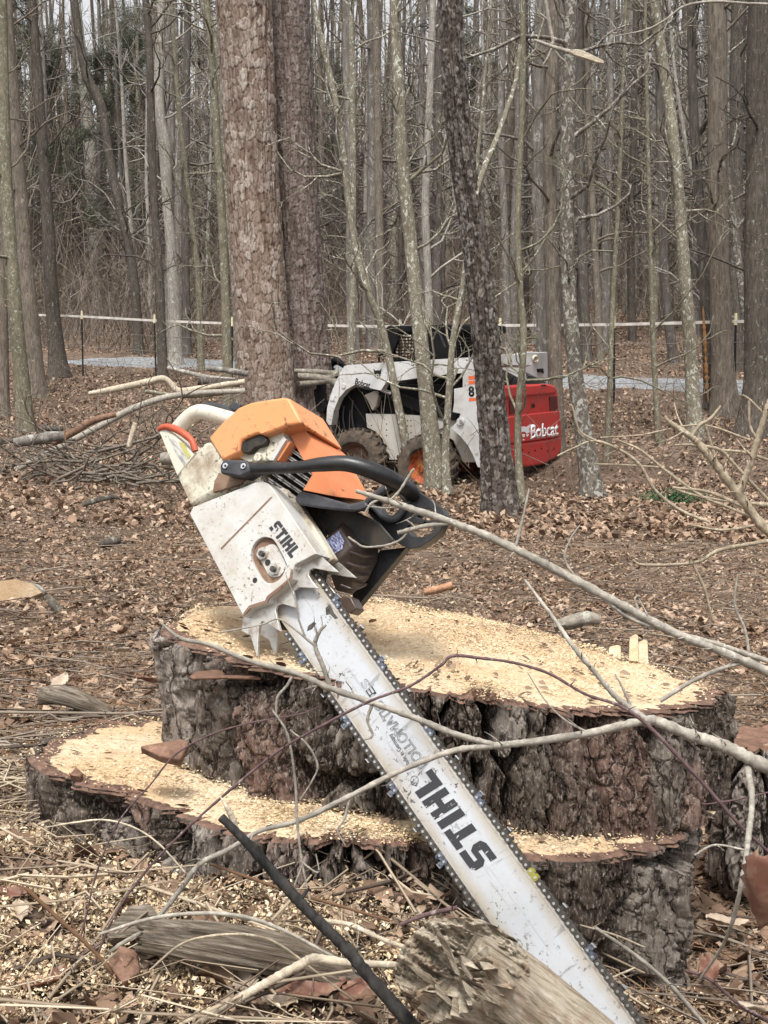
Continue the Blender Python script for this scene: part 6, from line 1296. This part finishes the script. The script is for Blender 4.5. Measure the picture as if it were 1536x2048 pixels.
for i, (x, y, h, wd, dl) in enumerate([(1268, 1322, 46, 20, 0), (1230, 1318, 22, 26, .05), (1286, 1326, 40, 22, .06)]):
    b = [at(x - wd / 2, y, 2.35 + dl), at(x + wd / 2, y + 2, 2.35 + dl), at(x + wd / 2 - 2, y - h, 2.37 + dl), at(x + wd * .1, y - h * 1.08, 2.37 + dl), at(x - wd / 2 + 1, y - h * .93, 2.37 + dl)]
    loft('wood_stob', b, [v + Vector((.004, .02, 0)) for v in b], M_chipw if False else M_sawn, None, bevel=.001); o = C[-1] if False else bpy.data.objects[[k for k in bpy.data.objects.keys() if k.startswith('wood_stob')][-1]]
    tag(o, ['tall upright yellow wood stob at the back right of the sawn round', 'short yellow wood stob left of the taller ones', 'grey-backed upright stob right of the tall yellow one'][i], 'wood stob')
# bark pieces lying on the lower stump and against the round
M_flake = bark('red_bark_flake', (.21, .125, .09), 40, (1, 1, 1), .004, (.4, .26, .18), 20, .6, .5)
def flake(label, pts, Y, th=.012, name='bark_flake', mat=None):
    a = [at(x, y, Y + dy) for x, y, dy in pts]; o = loft(name, a, [v + Vector((0, th * .6, -th)) for v in a], mat or M_flake, None, bevel=.002); return tag(o, label, 'bark piece')
flake('reddish curled bark flake on the lower stump below the round', [(280, 1492, 0), (300, 1488, .02), (340, 1500, .03), (365, 1478, .03), (378, 1484, .02), (360, 1520, -.01), (320, 1512, -.02)], 1.97)
flake('small red bark chip on the lower stump at left', [(138, 1548, 0), (152, 1532, .01), (166, 1545, .01), (160, 1552, -.01)], 1.93)
flake('ragged orange bark strip peeling off the top edge of the round', [(378, 1352, 0), (392, 1342, .01), (430, 1338, .02), (480, 1346, .02), (520, 1350, .02), (522, 1356, 0), (450, 1354, -.01), (385, 1356, -.01)], 2.03, .004)
flake('grey bark curl by the weathered log on the chips', [(205, 1860, 0), (260, 1812, .03), (300, 1806, .03), (318, 1830, .02), (270, 1868, 0), (220, 1876, -.02)], 1.64, mat=M_weath)
flake('red bark scrap in the chips at the end of the weathered log', [(215, 1925, 0), (240, 1890, .02), (275, 1900, .02), (280, 1945, 0), (245, 1965, -.02)], 1.56)
flake('orange bark slab on the ground left behind the stump', [(180, 1455, 0), (200, 1438, .06), (330, 1452, .06), (332, 1468, .02), (250, 1466, 0)], 2.42, .02)

# single large dead leaves
M_dleaf = NT('brown_dead_leaf', .55, spec=.3); M_dleaf.col(M_dleaf.mix(M_dleaf.ramp(M_dleaf.noise(60, 4), [(.5, 0), (.7, .8)]), M_dleaf.ramp(M_dleaf.noise(12, 4), [(.35, (.12, .05, .035)), (.65, (.26, .13, .09))]), (.33, .22, .16))); M_dleaf.bump(M_dleaf.noise(30, 4, (1, 1, 1)), .4, .003); M_dleaf = M_dleaf.m
M_pleaf = NT('pale_dead_leaf', .65, spec=.2); M_pleaf.col(M_pleaf.ramp(M_pleaf.noise(26, 4), [(.35, (.34, .26, .19)), (.65, (.5, .42, .33))])); M_pleaf = M_pleaf.m
def leaf(label, px, py, Y, L, Wd, az, tilt, roll, mat, seed, name='dead_leaf', group=None):
    g = np.random.default_rng(seed); n = 12; m_ = 7; V = []; Fc = []
    for i in range(n + 1):
        t = i / n; wv = Wd * (math.sin(math.pi * min(t * .94 + .04, 1)) ** .75) * (1 - .22 * (i % 2)) * (1 - .25 * t)
        for j in range(m_):
            s = (j / (m_ - 1) - .5) * 2; V.append((L * (t - .5), s * wv / 2, .16 * Wd * abs(s) ** 1.5 + .18 * L * (t - .5) ** 2 + .03 * Wd * math.sin(t * 9 + s * 3 + seed)))
    for i in range(n):
        for j in range(m_ - 1): a = i * m_ + j; Fc.append((a, a + 1, a + m_ + 1, a + m_))
    o = mk(name, V, Fc, mat, None, 180); sm = o.modifiers.new('thickness', 'SOLIDIFY'); sm.thickness = .0006
    o.location = at(px, py, Y); o.rotation_euler = (roll, tilt, az); return tag(o, label, 'leaf', group)
leaf('big glossy red-brown leaf hanging blurred at the right edge', 1512, 1792, .9, .064, .042, 1.2, 1.15, .5, M_dleaf, 1)
for i, (px, py, Y, L, az, lb) in enumerate([(622, 2008, 1.55, .085, .3, 'large brown leaf under the bleached stick at the bottom'), (95, 2002, 1.55, .07, 1.1, 'purple-brown leaf near the bottom left corner'), (490, 1972, 1.56, .06, 2.0, 'pale curled leaf under the weathered log'), (18, 1810, 1.75, .055, .4, 'dark leaf cut by the left edge in the chips'), (40, 1868, 1.7, .05, 1.9, 'pale leaf lying on chips near the left edge'), (560, 2020, 1.52, .05, 2.6, 'small pale leaf at the bottom below the log'), (715, 1985, 1.55, .06, .9, 'brown leaf between charred stick and rotten log'), (1455, 1780, 2.2, .075, .2, 'pale tan leaf on the ground right of the lower stump'), (1420, 1890, 2.0, .06, 1.6, 'brown leaf on the ground low right'), (1500, 1940, 1.9, .065, 2.2, 'tan leaf at the bottom right corner'), (1480, 1480, 3.2, .07, .8, 'brown leaf behind the right edge of the round'), (300, 1300, 3.6, .08, .5, 'brown curled leaf on the ground left of the round'), (120, 1330, 3.5, .08, 1.4, 'tan leaf left of the stump by the rough log'), (245, 1245, 4.2, .085, 2.3, 'pale leaf on the clearing left of the round')]):
    z = 0.02; p = at(px, py, Y); leaf(lb, px, py, Y, L, L * .6, az, .25 * math.sin(i * 3), .3 * math.cos(i * 2), M_dleaf if ('brown' in lb or 'dark' in lb) else M_pleaf, 20 + i)
    o = bpy.data.objects[[k for k in bpy.data.objects.keys() if k.startswith('dead_leaf')][-1]]; o.location.z = max(float(zt(p.x, p.y)) + .018, min(p.z, float(zt(p.x, p.y)) + .05))

# brush pile and felled limbs at left, in front of the fence
brushpile = [
 ('felled_limb', 'long pale limb slanting down from the brush pile to the left edge', [(-40, 968, 12), (0, 955, 12), (100, 905, 13), (200, 852, 13), (260, 820, 14), (330, 795, 13), (400, 786, 12), (490, 782, 11)], 13.2, M_fbark),
 ('felled_limb', 'broken limb with stripped pale end above the brush pile', [(178, 787, 8), (230, 778, 14), (290, 765, 14), (326, 757, 13), (342, 768, 12), (358, 782, 14), (400, 777, 12), (490, 763, 11)], 14.0, M_bone),
 ('felled_limb', 'mossy limb lying level toward the pine base', [(290, 783, 8), (380, 792, 9), (490, 780, 9)], 14.4, B['olive']),
 ('felled_limb', 'dark limb with an orange cut end near the pine', [(396, 762, 18), (430, 764, 18), (480, 766, 16)], 15.5, B['dark']),
 ('felled_limb', 'grey limb at the top of the stack near the pine', [(335, 736, 8), (370, 744, 9), (420, 755, 9), (470, 760, 9)], 16.0, B['pale']),
 ('felled_limb', 'grey limb end resting high beside the pine trunk', [(414, 737, 10), (450, 740, 12), (496, 748, 12)], 16.2, B['far']),
 ('cut_log', 'brown log with red bark on top of the brush pile', [(108, 886, 13), (150, 862, 15), (185, 842, 14), (232, 828, 12)], 12.4, bark('red_brown_log', (.22, .135, .095), 24, (1, 1, 1), .005)),
 ('cut_log', 'grey log with pale cut end low in the brush pile', [(30, 886, 20), (60, 880, 22), (95, 874, 22), (130, 872, 20)], 12.2, B['far']),
 ('cut_log', 'short dark log with a yellow sawn end left of the brush pile', [(80, 857, 12), (105, 857, 12), (128, 858, 11)], 13.4, B['dark']),
 ('cut_log', 'short upright tan stick at the right of the brush pile', [(258, 892, 10), (265, 865, 11), (271, 846, 10)], 12.0, M_bone),
 ('cut_log', 'short pale log end on the ground behind the rear handle', [(322, 918, 26), (332, 917, 28), (345, 917, 28)], 11.2, M_lightlog),
 ('felled_limb', 'thin limb trailing off the left edge below the brush pile', [(-20, 888, 10), (40, 880, 9), (90, 885, 8), (150, 880, 7)], 12.6, B['dark']),
]
for i, (nm, lb, q, Y, mt) in enumerate(brushpile): log(nm, lb, q, Y, mt, 400 + i, 'log' if 'log' in nm else 'limb', 10, 30, .08, .3, endmat=M_cutend if 'cut' in nm or 'orange' in lb else mt)
g = np.random.default_rng(66); out = []
for i in range(62):
    x, y, Y = 215 + g.normal(0, 60), 866 + g.normal(0, 10), 12.6 + g.normal(0, .5); p = np.array(at(x, y, Y)); p[2] = float(zt(p[0], p[1])) + .03 + .3 * g.random() * math.exp(-((x - 220) / 90) ** 2)
    a = g.normal(0, .3) + (math.pi if g.random() < .5 else 0); grow(g, p, (math.cos(a), .35 * math.sin(a * 3), .1 + g.normal(0, .12)), .5 + .9 * g.random(), .008 + .008 * g.random(), 1, out, 2, .0)
o = link('brush_pile', limbs_mesh('brush_pile', out, 4, (0, 0, 0)), B['brown'], None, 180); tag(o, 'tangled heap of dark cut twigs at left before the fence', 'brush pile', kind='stuff')
for i, q in enumerate([[(596, 752, 16), (640, 756, 17), (690, 770, 15)], [(600, 768, 14), (650, 760, 15), (676, 742, 12)], [(588, 742, 10), (640, 744, 11), (684, 748, 10)]]):
    log('hauled_log', ['grey log carried lowest in the loader grapple', 'crooked log carried across the loader grapple', 'thin log on top of the loader grapple'][i], q, 17.1, M_lightlog, 500 + i, 'log', 10, 20, .08, endmat=M_cutend)
# snapped branch hanging in front of the blotchy tree
sb = branch('snapped_branch', 'snapped branch with a pale split end hanging before the blotchy white tree', 'branch', [[(1086, -20, 7), (1093, 10, 7), (1100, 55, 7), (1106, 84, 7), (1098, 110, 5), (1086, 130, 3)], [(1068, 80, 6), (1090, 88, 7), (1112, 96, 8), (1140, 104, 10)], [(1100, 86, 4), (1118, 112, 4), (1132, 125, 3), (1140, 150, 2)], [(1096, 40, 4), (1075, 20, 3), (1070, -10, 3)]], 9.0, M_fbark, 130)
sp = [at(x, y, 8.95) for x, y in ((1140, 104), (1148, 98), (1162, 99), (1190, 112), (1209, 122), (1208, 127), (1190, 124), (1165, 115), (1148, 110))]
o = loft('split_end', [v for v in sp], [v + Vector((0, .025, 0)) for v in sp], M_bone, None, bevel=.004); adopt(o, sb)
branch('hanging_limb', 'thin bare limb crossing the top right corner', 'limb', [[(1600, 10, 5), (1500, 7, 5), (1430, 3, 6), (1370, 12, 5), (1330, 40, 4), (1290, 60, 3), (1230, 72, 2)], [(1370, 12, 4), (1350, -20, 4)], [(1340, 34, 3), (1325, 70, 2), (1330, 90, 2)]], 8.0, M_fbark, 131)
# another stump wedge at the right edge behind the round
M_wedge = M_bark
build_stump('stump_piece', 'dark bark wedge of another stump at the right edge behind the round', [(1440, 1486, ), (1470, 1500), (1536, 1500), (1600, 1490), (1600, 1460), (1520, 1448), (1460, 1456)], (-.66, .0), .25, 71, False, dens=.5, cat='stump')
for o in [o for o in bpy.data.objects if o.parent and o.parent.name == 'stump_piece' and o.name.startswith('sawn')]: o.name = 'torn_top'; o.data.materials[0] = M_flake
# green sprig on the leaves
g = np.random.default_rng(9); P = []; c = onground(1352, 14.0)
N = 700; P = np.stack([c.x + g.normal(0, .16, N), c.y + g.normal(0, .2, N), np.zeros(N)], -1); P[:, 2] = zt(P[:, 0], P[:, 1]) + .02 + .12 * g.random(N)
tag(scatter('ground_pine', P, .05, .012, g.random(N), rndmat('green_sprig', [(0, (.015, .045, .02)), (1, (.05, .11, .04))]), .9, .2, 9), 'low dark green sprig on the leaves right of the loader', 'plant')
